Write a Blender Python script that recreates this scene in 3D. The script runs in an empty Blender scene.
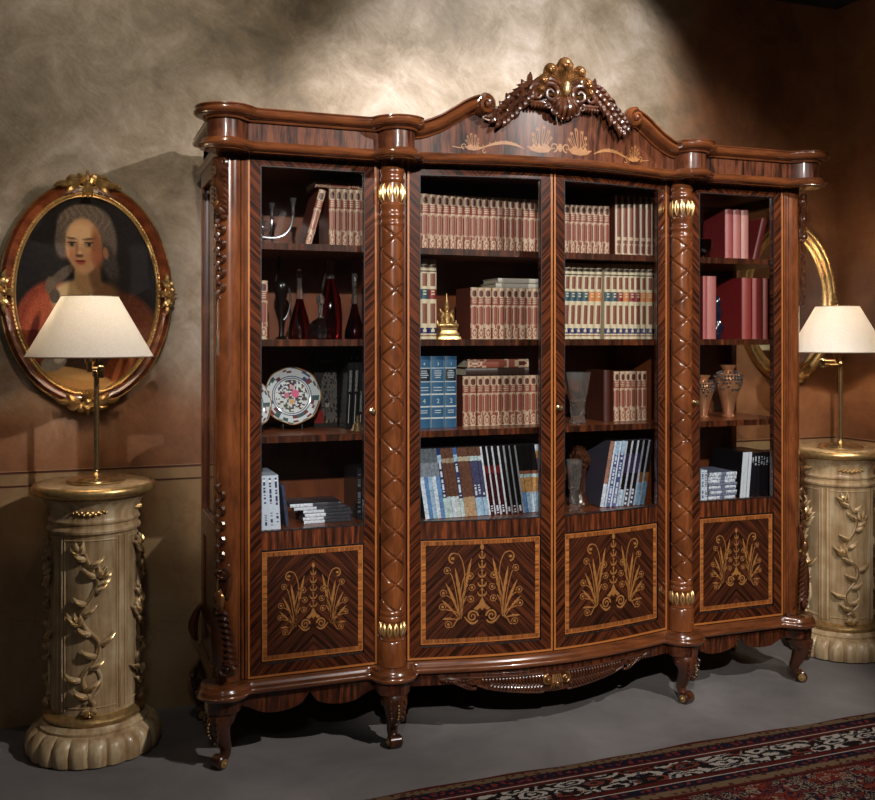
import bpy, math, random
from math import sin, cos, pi, radians, sqrt, atan2, exp, floor
from mathutils import Vector, Matrix
import numpy as np

SC = bpy.context.scene
COL = SC.collection
R = random.Random(7)

# ------------------------------------------------------------------ camera
cam = bpy.data.cameras.new('camera'); co = bpy.data.objects.new('camera', cam); COL.objects.link(co)
co.location = (-1.663, -3.324, 1.425); co.rotation_euler = (pi/2, 0, -atan2(.3502, .9367))
cam.sensor_width = 36; cam.lens = 36*990/875; cam.shift_y = -62/875; cam.clip_start = .05
SC.camera = co
# ------------------------------------------------------------------ world, lights, exposure
SC.view_settings.view_transform = 'Standard'; SC.view_settings.look = 'None'
SC.view_settings.gamma = 1; SC.view_settings.use_curve_mapping = False
SC.view_settings.exposure = 0.0
w = bpy.data.worlds.new('world'); SC.world = w; w.use_nodes = True
w.node_tree.nodes['Background'].inputs[0].default_value = (.9, .85, .8, 1)
w.node_tree.nodes['Background'].inputs[1].default_value = .016
def look(o, tgt):
    o.rotation_euler = (Vector(tgt)-o.location).to_track_quat('-Z', 'Y').to_euler()
def spot(name, loc, tgt, e, ang, blend, col, rad=.05):
    l = bpy.data.lights.new(name, 'SPOT'); l.energy = e; l.color = col; l.spot_size = radians(ang); l.spot_blend = blend
    l.shadow_soft_size = rad
    o = bpy.data.objects.new(name, l); COL.objects.link(o); o.location = loc; look(o, tgt); return o
def area(name, loc, tgt, e, sx, sy, col):
    l = bpy.data.lights.new(name, 'AREA'); l.energy = e; l.color = col; l.shape = 'RECTANGLE'; l.size = sx; l.size_y = sy
    o = bpy.data.objects.new(name, l); COL.objects.link(o); o.location = loc; look(o, tgt); return o
spot('key_spotlight', (.75, -2.7, 2.98), (-.10, .1, 1.0), 350, 60, .3, (1, .94, .90), .035)
spot('front_spotlight', (-1.9, -4.3, 2.98), (.05, .2, 1.42), 900, 35, .5, (1, .94, .90), .04)
spot('wall_spotlight', (.34, -.62, 3.0), (.24, .62, 2.36), 84, 78, .34, (.97, .98, 1.0), .03)
spot('picture_spotlight', (-1.35, -.75, 2.98), (-1.15, .62, 2.35), 37, 114, .95, (1, .92, .76), .05)
spot('right_section_spotlight', (1.35, -1.7, 2.98), (1.0, .1, 1.1), 40, 50, .8, (1, .93, .86), .04)
area('ceiling_softbox', (-1.9, -3.3, 2.7), (0, 0, 1.4), 5, .35, .35, (1, .96, .92))

LAMP_W = (100, 170)   # the two table lamps' bulbs

# ------------------------------------------------------------------ mesh builder
def V3(p): return Vector(p)
class MB:
    def __init__(s): s.v = []; s.f = []; s.c = {}; s.cur = None
    def face(s, idx, col=None):
        if col is None: col = s.cur
        if col is not None: s.c[len(s.f)] = col
        s.f.append(tuple(idx))
    def box(s, x0, x1, y0, y1, z0, z1, nx=1, nz=1):
        # subdivided in x so it can be bent
        if nx == 1 and nz == 1:
            b = len(s.v)
            s.v += [(x0,y0,z0),(x1,y0,z0),(x1,y1,z0),(x0,y1,z0),(x0,y0,z1),(x1,y0,z1),(x1,y1,z1),(x0,y1,z1)]
            for q in ((0,3,2,1),(4,5,6,7),(0,1,5,4),(1,2,6,5),(2,3,7,6),(3,0,4,7)): s.face([b+i for i in q])
            return s
        b = len(s.v)
        for i in range(nx+1):
            x = x0+(x1-x0)*i/nx
            s.v += [(x,y0,z0),(x,y1,z0),(x,y1,z1),(x,y0,z1)]
        for i in range(nx):
            a = b+4*i; c = a+4
            for k in range(4): s.face((a+k, a+(k+1) % 4, c+(k+1) % 4, c+k))
        s.face((b, b+3, b+2, b+1)); e = b+4*nx; s.face((e, e+1, e+2, e+3))
        return s
    def grid(s, pts, closed_u=False, closed_v=False, cols=None):
        # pts[i][j]
        b = len(s.v); n = len(pts); m = len(pts[0])
        for r in pts: s.v += [tuple(p) for p in r]
        for i in range(n if closed_u else n-1):
            for j in range(m if closed_v else m-1):
                i2 = (i+1) % n; j2 = (j+1) % m
                s.face((b+i*m+j, b+i2*m+j, b+i2*m+j2, b+i*m+j2), cols[i][j] if cols else None)
        return b
    def lathe(s, prof, n=32, rf=None, c=(0,0,0), axis='z', cap=True):
        rows = []
        for (r, z) in prof:
            row = []
            for k in range(n):
                a = 2*pi*k/n; rr = r if rf is None else rf(r, z, a)
                if axis == 'z': row.append((c[0]+rr*cos(a), c[1]+rr*sin(a), c[2]+z))
                elif axis == 'y': row.append((c[0]+rr*cos(a), c[1]+z, c[2]+rr*sin(a)))
                else: row.append((c[0]+z, c[1]+rr*cos(a), c[2]+rr*sin(a)))
            rows.append(row)
        b = s.grid(rows, closed_v=True)
        if cap:
            s.face(range(b, b+n)); e = b+n*(len(prof)-1); s.face(range(e, e+n))
        return s
    def ball(s, c, r, n=8, m=5, sq=(1,1,1)):
        rows = []
        for i in range(m+1):
            t = pi*i/m; rr = max(sin(t), .02)
            rows.append([(c[0]+sq[0]*r*rr*cos(2*pi*k/n), c[1]+sq[1]*r*rr*sin(2*pi*k/n), c[2]+sq[2]*r*cos(t)) for k in range(n)])
        b = s.grid(rows, closed_v=True); s.face(range(b, b+n)); e = b+n*m; s.face(range(e, e+n))
        return s
    def tube(s, pts, rad, n=8, flat=None, cap=True, up=None):
        # rad: number or list; flat=(axis vector, factor) squashes the section along that axis
        P = [V3(p) for p in pts]; N = len(P)
        if not isinstance(rad, (list, tuple)): rad = [rad]*N
        rows = []; u = None
        for i in range(N):
            t = (P[min(i+1, N-1)]-P[max(i-1, 0)])
            if t.length < 1e-9: t = Vector((0,0,1))
            t.normalize()
            if up is not None:
                u = V3(up)-t*V3(up).dot(t)
                if u.length < 1e-4: u = t.orthogonal()
            elif u is None: u = t.orthogonal()
            else:
                u = u-t*u.dot(t)
                if u.length < 1e-6: u = t.orthogonal()
            u.normalize(); w_ = t.cross(u)
            row = []
            for k in range(n):
                a = 2*pi*k/n; d = u*cos(a)*rad[i]+w_*sin(a)*rad[i]
                if flat: ax = V3(flat[0]); d = d-ax*d.dot(ax)*(1-flat[1])
                row.append(tuple(P[i]+d))
            rows.append(row)
        b = s.grid(rows, closed_v=True)
        if cap:
            s.face(range(b, b+n)); e = b+n*(N-1); s.face(range(e, e+n))
        return s
    def prism(s, poly, y0, y1, ns=1):
        # poly in xz, extruded in y
        b = len(s.v); n = len(poly)
        s.v += [(x, y0, z) for x, z in poly]+[(x, y1, z) for x, z in poly]
        s.face(range(b, b+n)); s.face(range(b+2*n-1, b+n-1, -1))
        for i in range(n): s.face((b+i, b+(i+1) % n, b+n+(i+1) % n, b+n+i))
        return s
    def strip(s, pts, wid, y=-.0008, th=.0016):
        # flat ribbon in the xz plane, lying proud of y=0
        n = len(pts)
        if not isinstance(wid, (list, tuple)): wid = [wid]*n
        rows = []
        for i in range(n):
            a = pts[max(i-1,0)]; c = pts[min(i+1,n-1)]
            dx, dz = c[0]-a[0], c[1]-a[1]; L = sqrt(dx*dx+dz*dz) or 1; nx, nz = -dz/L, dx/L; h = wid[i]/2
            x, z = pts[i]
            rows.append([(x+nx*h, y+th, z+nz*h), (x+nx*h, y, z+nz*h), (x-nx*h, y, z-nz*h), (x-nx*h, y+th, z-nz*h)])
        s.grid(rows)
        return s
    def disc(s, x, z, r, y=-.0008, th=.0016, n=10, sz=1):
        s.prism([(x+r*cos(2*pi*k/n), z+sz*r*sin(2*pi*k/n)) for k in range(n)], y, y+th); return s
    def mark(s): return len(s.v)
    def xf(s, start, f):
        for i in range(start, len(s.v)): s.v[i] = tuple(f(s.v[i]))
        return s
    def mat(s, start, M): return s.xf(start, lambda p: M @ V3(p))
    def mirror_x(s):
        b = len(s.v); nf = len(s.f)
        s.v += [(-x, y, z) for x, y, z in s.v]
        for i in range(nf): s.face([b+k for k in reversed(s.f[i])], s.c.get(i))
        return s
    def mesh(s, name, mats):
        me = bpy.data.meshes.new(name); me.from_pydata(s.v, [], s.f)
        if not isinstance(mats, (list, tuple)): mats = [mats]
        for m in mats: me.materials.append(m)
        if s.c:
            at = me.color_attributes.new('Col', 'FLOAT_COLOR', 'CORNER')
            arr = np.ones((len(me.loops), 4), dtype=np.float32)
            for i, p in enumerate(me.polygons):
                c = s.c.get(i, (.5, .5, .5)); arr[p.loop_start:p.loop_start+p.loop_total, :3] = c
            at.data.foreach_set('color', arr.ravel())
        me.shade_smooth(); me.set_sharp_from_angle(angle=radians(38))
        import bmesh
        bm = bmesh.new(); bm.from_mesh(me); bmesh.ops.recalc_face_normals(bm, faces=bm.faces); bm.to_mesh(me); bm.free()
        return me
    def build(s, name, mats, parent=None, loc=(0,0,0), rot=(0,0,0), bevel=0, ox=None):
        if ox is not None:   # place the origin at ox without moving the vertices
            s.v = [(x-ox[0], y-ox[1], z-ox[2]) for x, y, z in s.v]; loc = ox
        return put(name, s.mesh(name, mats), parent, loc, rot, bevel)
def put(name, me, parent=None, loc=(0,0,0), rot=(0,0,0), bevel=0):
    o = bpy.data.objects.new(name, me); COL.objects.link(o)
    o.location = loc; o.rotation_euler = rot
    if parent: o.parent = parent
    if bevel:
        b = o.modifiers.new('bevel', 'BEVEL'); b.width = bevel; b.segments = 2; b.limit_method = 'ANGLE'; b.angle_limit = radians(50)
    return o
def tag(o, label, cat, group=None):
    o['label'] = label; o['category'] = cat
    if group: o['group'] = group
    return o
def empty(name, loc, label, cat, rz=0, group=None):
    o = bpy.data.objects.new(name, None); COL.objects.link(o); o.location = loc; o.rotation_euler = (0,0,rz)
    o.empty_display_size = .1
    return tag(o, label, cat, group)
def struct(o): o['kind'] = 'structure'; return o
def spiral(cx, cz, r0, r1, a0, turns, n=24):
    out = []
    for i in range(n+1):
        t = i/n; a = a0+2*pi*turns*t; r = r0+(r1-r0)*t
        out.append((cx+r*cos(a), cz+r*sin(a)))
    return out
def bez(p0, p1, p2, p3, n=10):
    out = []
    for i in range(n+1):
        t = i/n; u = 1-t
        out.append(tuple(u*u*u*a+3*u*u*t*b+3*u*t*t*c+t*t*t*d for a, b, c, d in zip(p0, p1, p2, p3)))
    return out
def cr(pts, n=6):
    # Catmull-Rom through the points
    out = []; P = [pts[0]]+list(pts)+[pts[-1]]
    for i in range(1, len(P)-2):
        for k in range(n):
            t = k/n
            out.append(tuple(.5*((2*b)+(-a+c)*t+(2*a-5*b+4*c-d)*t*t+(-a+3*b-3*c+d)*t**3) for a, b, c, d in zip(P[i-1], P[i], P[i+1], P[i+2])))
    out.append(tuple(pts[-1])); return out

# ------------------------------------------------------------------ materials
def s2l(c): return tuple((x/12.92 if x <= .04045 else ((x+.055)/1.055)**2.4) for x in c)
def rgb(r, g, b): return s2l((r/255, g/255, b/255))
class NT:
    def __init__(s, name):
        s.m = bpy.data.materials.new(name); s.m.use_nodes = True; s.t = s.m.node_tree; s.t.nodes.clear()
        s.out = s.t.nodes.new('ShaderNodeOutputMaterial')
    def n(s, t, **k):
        x = s.t.nodes.new(t)
        for a, b in k.items(): setattr(x, a, b)
        return x
    def L(s, a, b): s.t.links.new(a, b)
    def set(s, sock, v):
        if isinstance(v, bpy.types.NodeSocket): s.L(v, sock)
        elif isinstance(v, (tuple, list)) and len(v) == 3 and sock.type == 'RGBA': sock.default_value = (*v, 1)
        else: sock.default_value = v
    def M(s, op, a, b=0.0, c=None):
        x = s.n('ShaderNodeMath', operation=op); s.set(x.inputs[0], a); s.set(x.inputs[1], b)
        if c is not None: s.set(x.inputs[2], c)
        return x.outputs[0]
    def xyz(s):
        tc = s.n('ShaderNodeTexCoord'); sp = s.n('ShaderNodeSeparateXYZ'); s.L(tc.outputs['Object'], sp.inputs[0]); return sp.outputs
    def vec(s, x, y, z):
        c = s.n('ShaderNodeCombineXYZ'); s.set(c.inputs[0], x); s.set(c.inputs[1], y); s.set(c.inputs[2], z); return c.outputs[0]
    def noise(s, v, scale, detail=4, rough=.55, dist=0):
        x = s.n('ShaderNodeTexNoise'); s.L(v, x.inputs['Vector']); x.inputs['Scale'].default_value = scale
        x.inputs['Detail'].default_value = detail; x.inputs['Roughness'].default_value = rough; x.inputs['Distortion'].default_value = dist
        return x.outputs['Fac']
    def ramp(s, f, stops, interp='LINEAR'):
        x = s.n('ShaderNodeValToRGB'); cr_ = x.color_ramp; cr_.interpolation = interp
        while len(cr_.elements) < len(stops): cr_.elements.new(.5)
        for e, (p, c) in zip(cr_.elements, stops): e.position = p; e.color = (*c, 1)
        s.L(f, x.inputs[0]); return x.outputs[0]
    def mix(s, f, a, b):
        x = s.n('ShaderNodeMix', data_type='RGBA'); s.set(x.inputs[0], f); s.set(x.inputs[6], a); s.set(x.inputs[7], b); return x.outputs[2]
    def bump(s, h, strength=.3, dist=.002):
        x = s.n('ShaderNodeBump'); x.inputs['Strength'].default_value = strength; x.inputs['Distance'].default_value = dist
        s.L(h, x.inputs['Height']); return x.outputs[0]
    def pbr(s, col, rough=.4, metal=0, coat=0, normal=None, **k):
        p = s.n('ShaderNodeBsdfPrincipled'); s.set(p.inputs['Base Color'], col); s.set(p.inputs['Roughness'], rough)
        p.inputs['Metallic'].default_value = metal; p.inputs['Coat Weight'].default_value = coat; p.inputs['Coat Roughness'].default_value = .06
        if normal: s.L(normal, p.inputs['Normal'])
        for a, b in k.items(): s.set(p.inputs[a.replace('_', ' ')], b)
        s.L(p.outputs[0], s.out.inputs[0]); s.p = p; return s.m
    def noisy(s): pass

def wood(name, mode, stops, freq=70, rough=.3, coat=.6, obj_noise=True, lo=6, blocks=0):
    t = NT(name); X, Y, Z = t.xyz()
    if mode == 'diamond':    # crossbanded veneer meeting in points at mid height
        w_ = t.M('SUBTRACT', t.M('ABSOLUTE', Z), t.M('ABSOLUTE', X)); al = t.M('ADD', t.M('ABSOLUTE', Z), t.M('ABSOLUTE', X))
    elif mode == 'chevron':
        w_ = t.M('ADD', Z, t.M('ABSOLUTE', X)); al = t.M('SUBTRACT', Z, t.M('ABSOLUTE', X))
    elif mode == 'vertical': w_ = t.M('ADD', X, t.M('MULTIPLY', Y, .9)); al = Z
    else: w_ = t.M('ADD', Z, t.M('MULTIPLY', Y, .7)); al = X
    wob = t.noise(t.vec(w_, al, 0), 5, 2)
    w2 = t.M('ADD', w_, t.M('MULTIPLY', wob, .02))
    v = t.vec(t.M('MULTIPLY', w2, freq), t.M('MULTIPLY', al, lo), t.M('MULTIPLY', Y, 3.0 if mode in ('diamond', 'chevron') else 1.0))
    f = t.noise(v, 1.0, 5, .62)
    fine = t.noise(t.vec(t.M('MULTIPLY', w2, freq*5), t.M('MULTIPLY', al, lo*2), 0), 1.0, 2, .5)
    ff = t.M('ADD', t.M('MULTIPLY', f, .78), t.M('MULTIPLY', fine, .22))
    if blocks:
        bl = t.noise(t.vec(t.M('MULTIPLY', t.M('FLOOR', t.M('MULTIPLY', w_, blocks)), 3.7), 0, 0), 1.0, 0)
        ff = t.M('ADD', ff, t.M('MULTIPLY', t.M('SUBTRACT', bl, .5), .35))
    col = t.ramp(ff, stops)
    return t.pbr(col, rough, 0, coat)
DK = rgb(20, 9, 5); MD = rgb(54,25,13); LT = rgb(112,60,32); RD = rgb(82,40,21)
VE = [(.38, DK), (.48, MD), (.56, RD), (.66, rgb(104,54,29)), (.76, MD)]
M = {}
M['veneer_diamond'] = wood('rosewood_veneer_mitred', 'diamond', VE, 85, .2, lo=2.6)
M['veneer_chevron'] = wood('rosewood_veneer_chevron', 'chevron', [(.40, DK), (.50, rgb(52,25,14)), (.60, RD), (.70, MD)], 80, lo=2.6)
M['veneer_v'] = wood('rosewood_veneer_upright', 'vertical', [(.36, DK), (.47, MD), (.56, RD), (.66, rgb(120,58,28))], 75)
M['veneer_fascia'] = wood('rosewood_veneer_fascia', 'vertical', [(.38, rgb(26,13,9)), (.47, rgb(66,35,22)), (.58, rgb(96,54,34)), (.7, rgb(54,27,17))], 46, .34, .05); M['veneer_fascia'].node_tree.nodes['Principled BSDF'].inputs['Specular IOR Level'].default_value = .22
M['walnut'] = wood('polished_walnut', 'vertical', [(.3, rgb(60,30,15)), (.5, rgb(100,54,27)), (.7, rgb(124,70,36))], 26, .22, .7)
M['walnut_h'] = wood('polished_walnut_moulding', 'horizontal', [(.3, rgb(54,28,15)), (.5, rgb(92,50,26)), (.7, rgb(116,66,34))], 30, .24, .8)
M['walnut_dark'] = wood('dark_walnut', 'vertical', [(.3, rgb(52,24,12)), (.5, rgb(80,38,18)), (.7, rgb(98,48,22))], 26, .3, .5)
M['interior'] = wood('walnut_interior', 'vertical', [(.3, rgb(84,42,22)), (.5, rgb(112,58,30)), (.7, rgb(124,66,34))], 18, .38, .2)
M['carved'] = wood('carved_walnut', 'vertical', [(.3, rgb(34,16,9)), (.5, rgb(64,33,18)), (.7, rgb(90,50,26))], 20, .28, .6)
M['border'] = wood('crossbanded_border', 'vertical', [(.34, rgb(64, 34, 16)), (.48, rgb(112, 64, 31)), (.62, rgb(154, 94, 47))], 220, .3, .5, blocks=160)
M['border_h'] = wood('crossbanded_border_side', 'horizontal', [(.34, rgb(74,40,18)), (.48, rgb(130,76,36)), (.62, rgb(172,108,54))], 220, .3, .5, blocks=160)
def simple(name, col, rough=.4, metal=0, coat=0, var=0, scale=30, bump=0, **k):
    t = NT(name); tc = t.n('ShaderNodeTexCoord')
    f = t.noise(tc.outputs['Object'], scale, 3)
    c2 = tuple(max(0, x*(1-var)) for x in col); c3 = tuple(min(1, x*(1+var)) for x in col)
    c = t.ramp(f, [(.3, c2), (.7, c3)])
    return t.pbr(c, rough, metal, coat, t.bump(f, bump, .001) if bump else None, **k)
M['stringing'] = simple('boxwood_stringing', rgb(156,94,44), .35, 0, .4, .12)
M['marquetry'] = simple('maple_marquetry', rgb(138,92,48), .35, 0, .5, .2, 60)
M['marquetry_pediment'] = simple('pediment_maple_marquetry', rgb(136,92,50), .45, 0, .1, .2, 60)  # pediment inlay, close to the door inlay's tone with a thinner coat
M['gold'] = simple('antique_gold_leaf', rgb(204, 168, 112), .34, .8, 0, .25, 60, .2)
M['bronze_gold'] = simple('rubbed_gilding', rgb(128, 88, 50), .28, .6, .4, .5, 40, .3)
M['brass'] = simple('polished_brass', rgb(214,184,134), .2, .92, 0, .05)
M['silver'] = simple('silver', rgb(200,202,208), .14, .95, 0, .1)
M['black'] = simple('blackened_gap', rgb(12,8,6), .6)
M['cream'] = None
def glass_pane():
    t = NT('clear_window_glass'); a = t.n('ShaderNodeBsdfTransparent'); a.inputs[0].default_value = (.93, .94, .93, 1)
    g = t.n('ShaderNodeBsdfGlossy'); g.inputs['Roughness'].default_value = .01
    lw = t.n('ShaderNodeLayerWeight'); lw.inputs[0].default_value = .5
    fc = t.M('ADD', .035, t.M('MULTIPLY', t.M('POWER', lw.outputs['Facing'], 4.0), .9))
    m = t.n('ShaderNodeMixShader'); t.L(fc, m.inputs[0]); t.L(a.outputs[0], m.inputs[1]); t.L(g.outputs[0], m.inputs[2]); t.L(m.outputs[0], t.out.inputs[0])
    return t.m
M['pane'] = glass_pane()
def glass(name, col, rough=.02, ior=1.5):
    t = NT(name); return t.pbr(col, rough, 0, 0, None, Transmission_Weight=1.0, IOR=ior)
M['crystal'] = NT('cut_crystal').pbr((.96,.95,.93), 0.0, 0, 0, None, Transmission_Weight=.965, IOR=1.52)
M['ruby'] = glass('ruby_glass', (.22,.012,.015))
def attr_mat(name, rough=.5, coat=0, sheen=0, bump=0, spec=None):
    t = NT(name); a = t.n('ShaderNodeAttribute'); a.attribute_name = 'Col'
    nm = None
    if bump:
        tc = t.n('ShaderNodeTexCoord'); nm = t.bump(t.noise(tc.outputs['Object'], 300, 3), bump, .0008)
    return t.pbr(a.outputs['Color'], rough, 0, coat, nm)
M['cover'] = attr_mat('printed_book_cloth', .42, .15, bump=.15)
M['print'] = attr_mat('glossy_printed_card', .25, .3)
M['oil'] = attr_mat('oil_paint_on_canvas', .6, 0, bump=.5); M['oil'].node_tree.nodes['Principled BSDF'].inputs['Specular IOR Level'].default_value = .15
M['china'] = attr_mat('glazed_porcelain', .15, .7)
M['pages'] = simple('page_edges', rgb(190,178,155), .8, 0, 0, .15, 200)

# walls
def stucco():
    t = NT('trowelled_plaster'); tc = t.n('ShaderNodeTexCoord'); X, Y, Z = t.xyz()
    o = tc.outputs['Object']
    big = t.noise(o, 1.7, 5, .6, .6); mid = t.noise(o, 5, 7, .7, .7)
    fine = t.noise(t.vec(t.M('MULTIPLY', t.M('ADD', X, Z), 34), t.M('MULTIPLY', t.M('SUBTRACT', Z, X), 14), Y), 1, 5, .75, 1.0)
    f = t.M('ADD', t.M('MULTIPLY', big, .5), t.M('ADD', t.M('MULTIPLY', mid, .38), t.M('MULTIPLY', fine, .12)))
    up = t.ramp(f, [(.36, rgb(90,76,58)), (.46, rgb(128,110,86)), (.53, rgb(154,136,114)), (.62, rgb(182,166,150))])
    lo = t.ramp(f, [(.36, rgb(96,58,34)), (.5, rgb(130,84,52)), (.64, rgb(152,104,68))])  # browner low down and at right: the lamps' warm light put into the colour
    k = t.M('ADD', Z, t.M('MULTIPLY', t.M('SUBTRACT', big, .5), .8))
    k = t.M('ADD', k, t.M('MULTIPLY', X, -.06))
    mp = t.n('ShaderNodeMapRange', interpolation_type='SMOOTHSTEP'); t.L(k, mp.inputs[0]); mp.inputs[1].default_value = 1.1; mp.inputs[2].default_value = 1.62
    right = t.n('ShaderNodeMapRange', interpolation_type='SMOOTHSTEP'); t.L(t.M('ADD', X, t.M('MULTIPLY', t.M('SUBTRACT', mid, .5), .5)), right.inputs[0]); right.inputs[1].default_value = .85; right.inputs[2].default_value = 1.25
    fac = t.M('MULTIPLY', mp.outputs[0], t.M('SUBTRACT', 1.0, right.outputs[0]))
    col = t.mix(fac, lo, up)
    h = t.M('ADD', t.M('MULTIPLY', mid, .6), t.M('MULTIPLY', fine, .4))
    return t.pbr(col, .55, 0, 0, t.bump(h, .32, .012))
def marble():
    t = NT('painted_marble_dado'); tc = t.n('ShaderNodeTexCoord'); o = tc.outputs['Object']; X, Y, Z = t.xyz()
    d = t.noise(o, 2.2, 5, .6, .8)
    vx = t.n('ShaderNodeTexVoronoi', feature='DISTANCE_TO_EDGE'); 
    ad = t.n('ShaderNodeVectorMath', operation='ADD'); t.L(o, ad.inputs[0])
    nn = t.n('ShaderNodeTexNoise'); t.L(o, nn.inputs['Vector']); nn.inputs['Scale'].default_value = 3; nn.inputs['Detail'].default_value = 5
    t.L(nn.outputs['Color'], ad.inputs[1]); t.L(ad.outputs[0], vx.inputs['Vector']); vx.inputs['Scale'].default_value = 2.6
    vein = t.ramp(vx.outputs['Distance'], [(.0, (1,1,1)), (.022, (0,0,0))])
    base = t.ramp(d, [(.3, rgb(128,98,68)), (.5, rgb(158,128,92)), (.7, rgb(174,146,110))])
    col = t.mix(t.M('MULTIPLY', vein, .4), base, rgb(140,90,58))
    return t.pbr(col, .35, 0, .1, t.bump(d, .2, .005))
M['stucco'] = stucco(); M['marble'] = marble()
M['redline'] = simple('dark_red_painted_line', rgb(74,30,18), .5)
def floor_mat():
    t = NT('grey_carpet_tile'); tc = t.n('ShaderNodeTexCoord'); o = tc.outputs['Object']
    a = t.noise(o, 2.2, 4, .6, .5); b = t.noise(o, 420, 2, .6)
    col = t.ramp(a, [(.3, rgb(102,98,96)), (.6, rgb(124,120,118)), (.75, rgb(136,132,130))])
    col = t.mix(t.M('MULTIPLY', b, .35), col, rgb(84,80,78))
    return t.pbr(col, .85, 0, 0, t.bump(b, .5, .002), Specular_IOR_Level=.15)
M['floor'] = floor_mat()
M['ceil'] = simple('black_ceiling', rgb(14,13,12), .9)

# ------------------------------------------------------------------ structure
YW = .62; XR = 1.946; ZC = 3.07
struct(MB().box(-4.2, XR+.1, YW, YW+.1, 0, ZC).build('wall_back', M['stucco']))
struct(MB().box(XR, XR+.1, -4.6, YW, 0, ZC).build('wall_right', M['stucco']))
struct(MB().box(-4.2, XR+.1, -4.6, YW+.1, -.1, 0).build('floor', M['floor']))
struct(MB().box(-4.2, XR+.1, -4.6, YW+.1, ZC, ZC+.1).build('ceiling', M['ceil']))
struct(MB().box(-4.2, XR-.006, YW-.006, YW-.0002, 0, .936).build('trim_1', M['marble']))
struct(MB().box(XR-.006, XR-.0002, -4.6, YW-.0065, 0, .936).build('trim_2', M['marble']))
b = MB(); b.box(-4.2, XR-.01, YW-.008, YW-.0062, .927, .934); b.box(-4.2, XR-.01, YW-.008, YW-.0062, .878, .884)
struct(b.build('trim_3', M['redline']))
b = MB(); b.box(XR-.008, XR-.0062, -4.6, YW-.01, .927, .934); b.box(XR-.008, XR-.0062, -4.6, YW-.01, .878, .884)
struct(b.build('trim_4', M['redline']))

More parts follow.
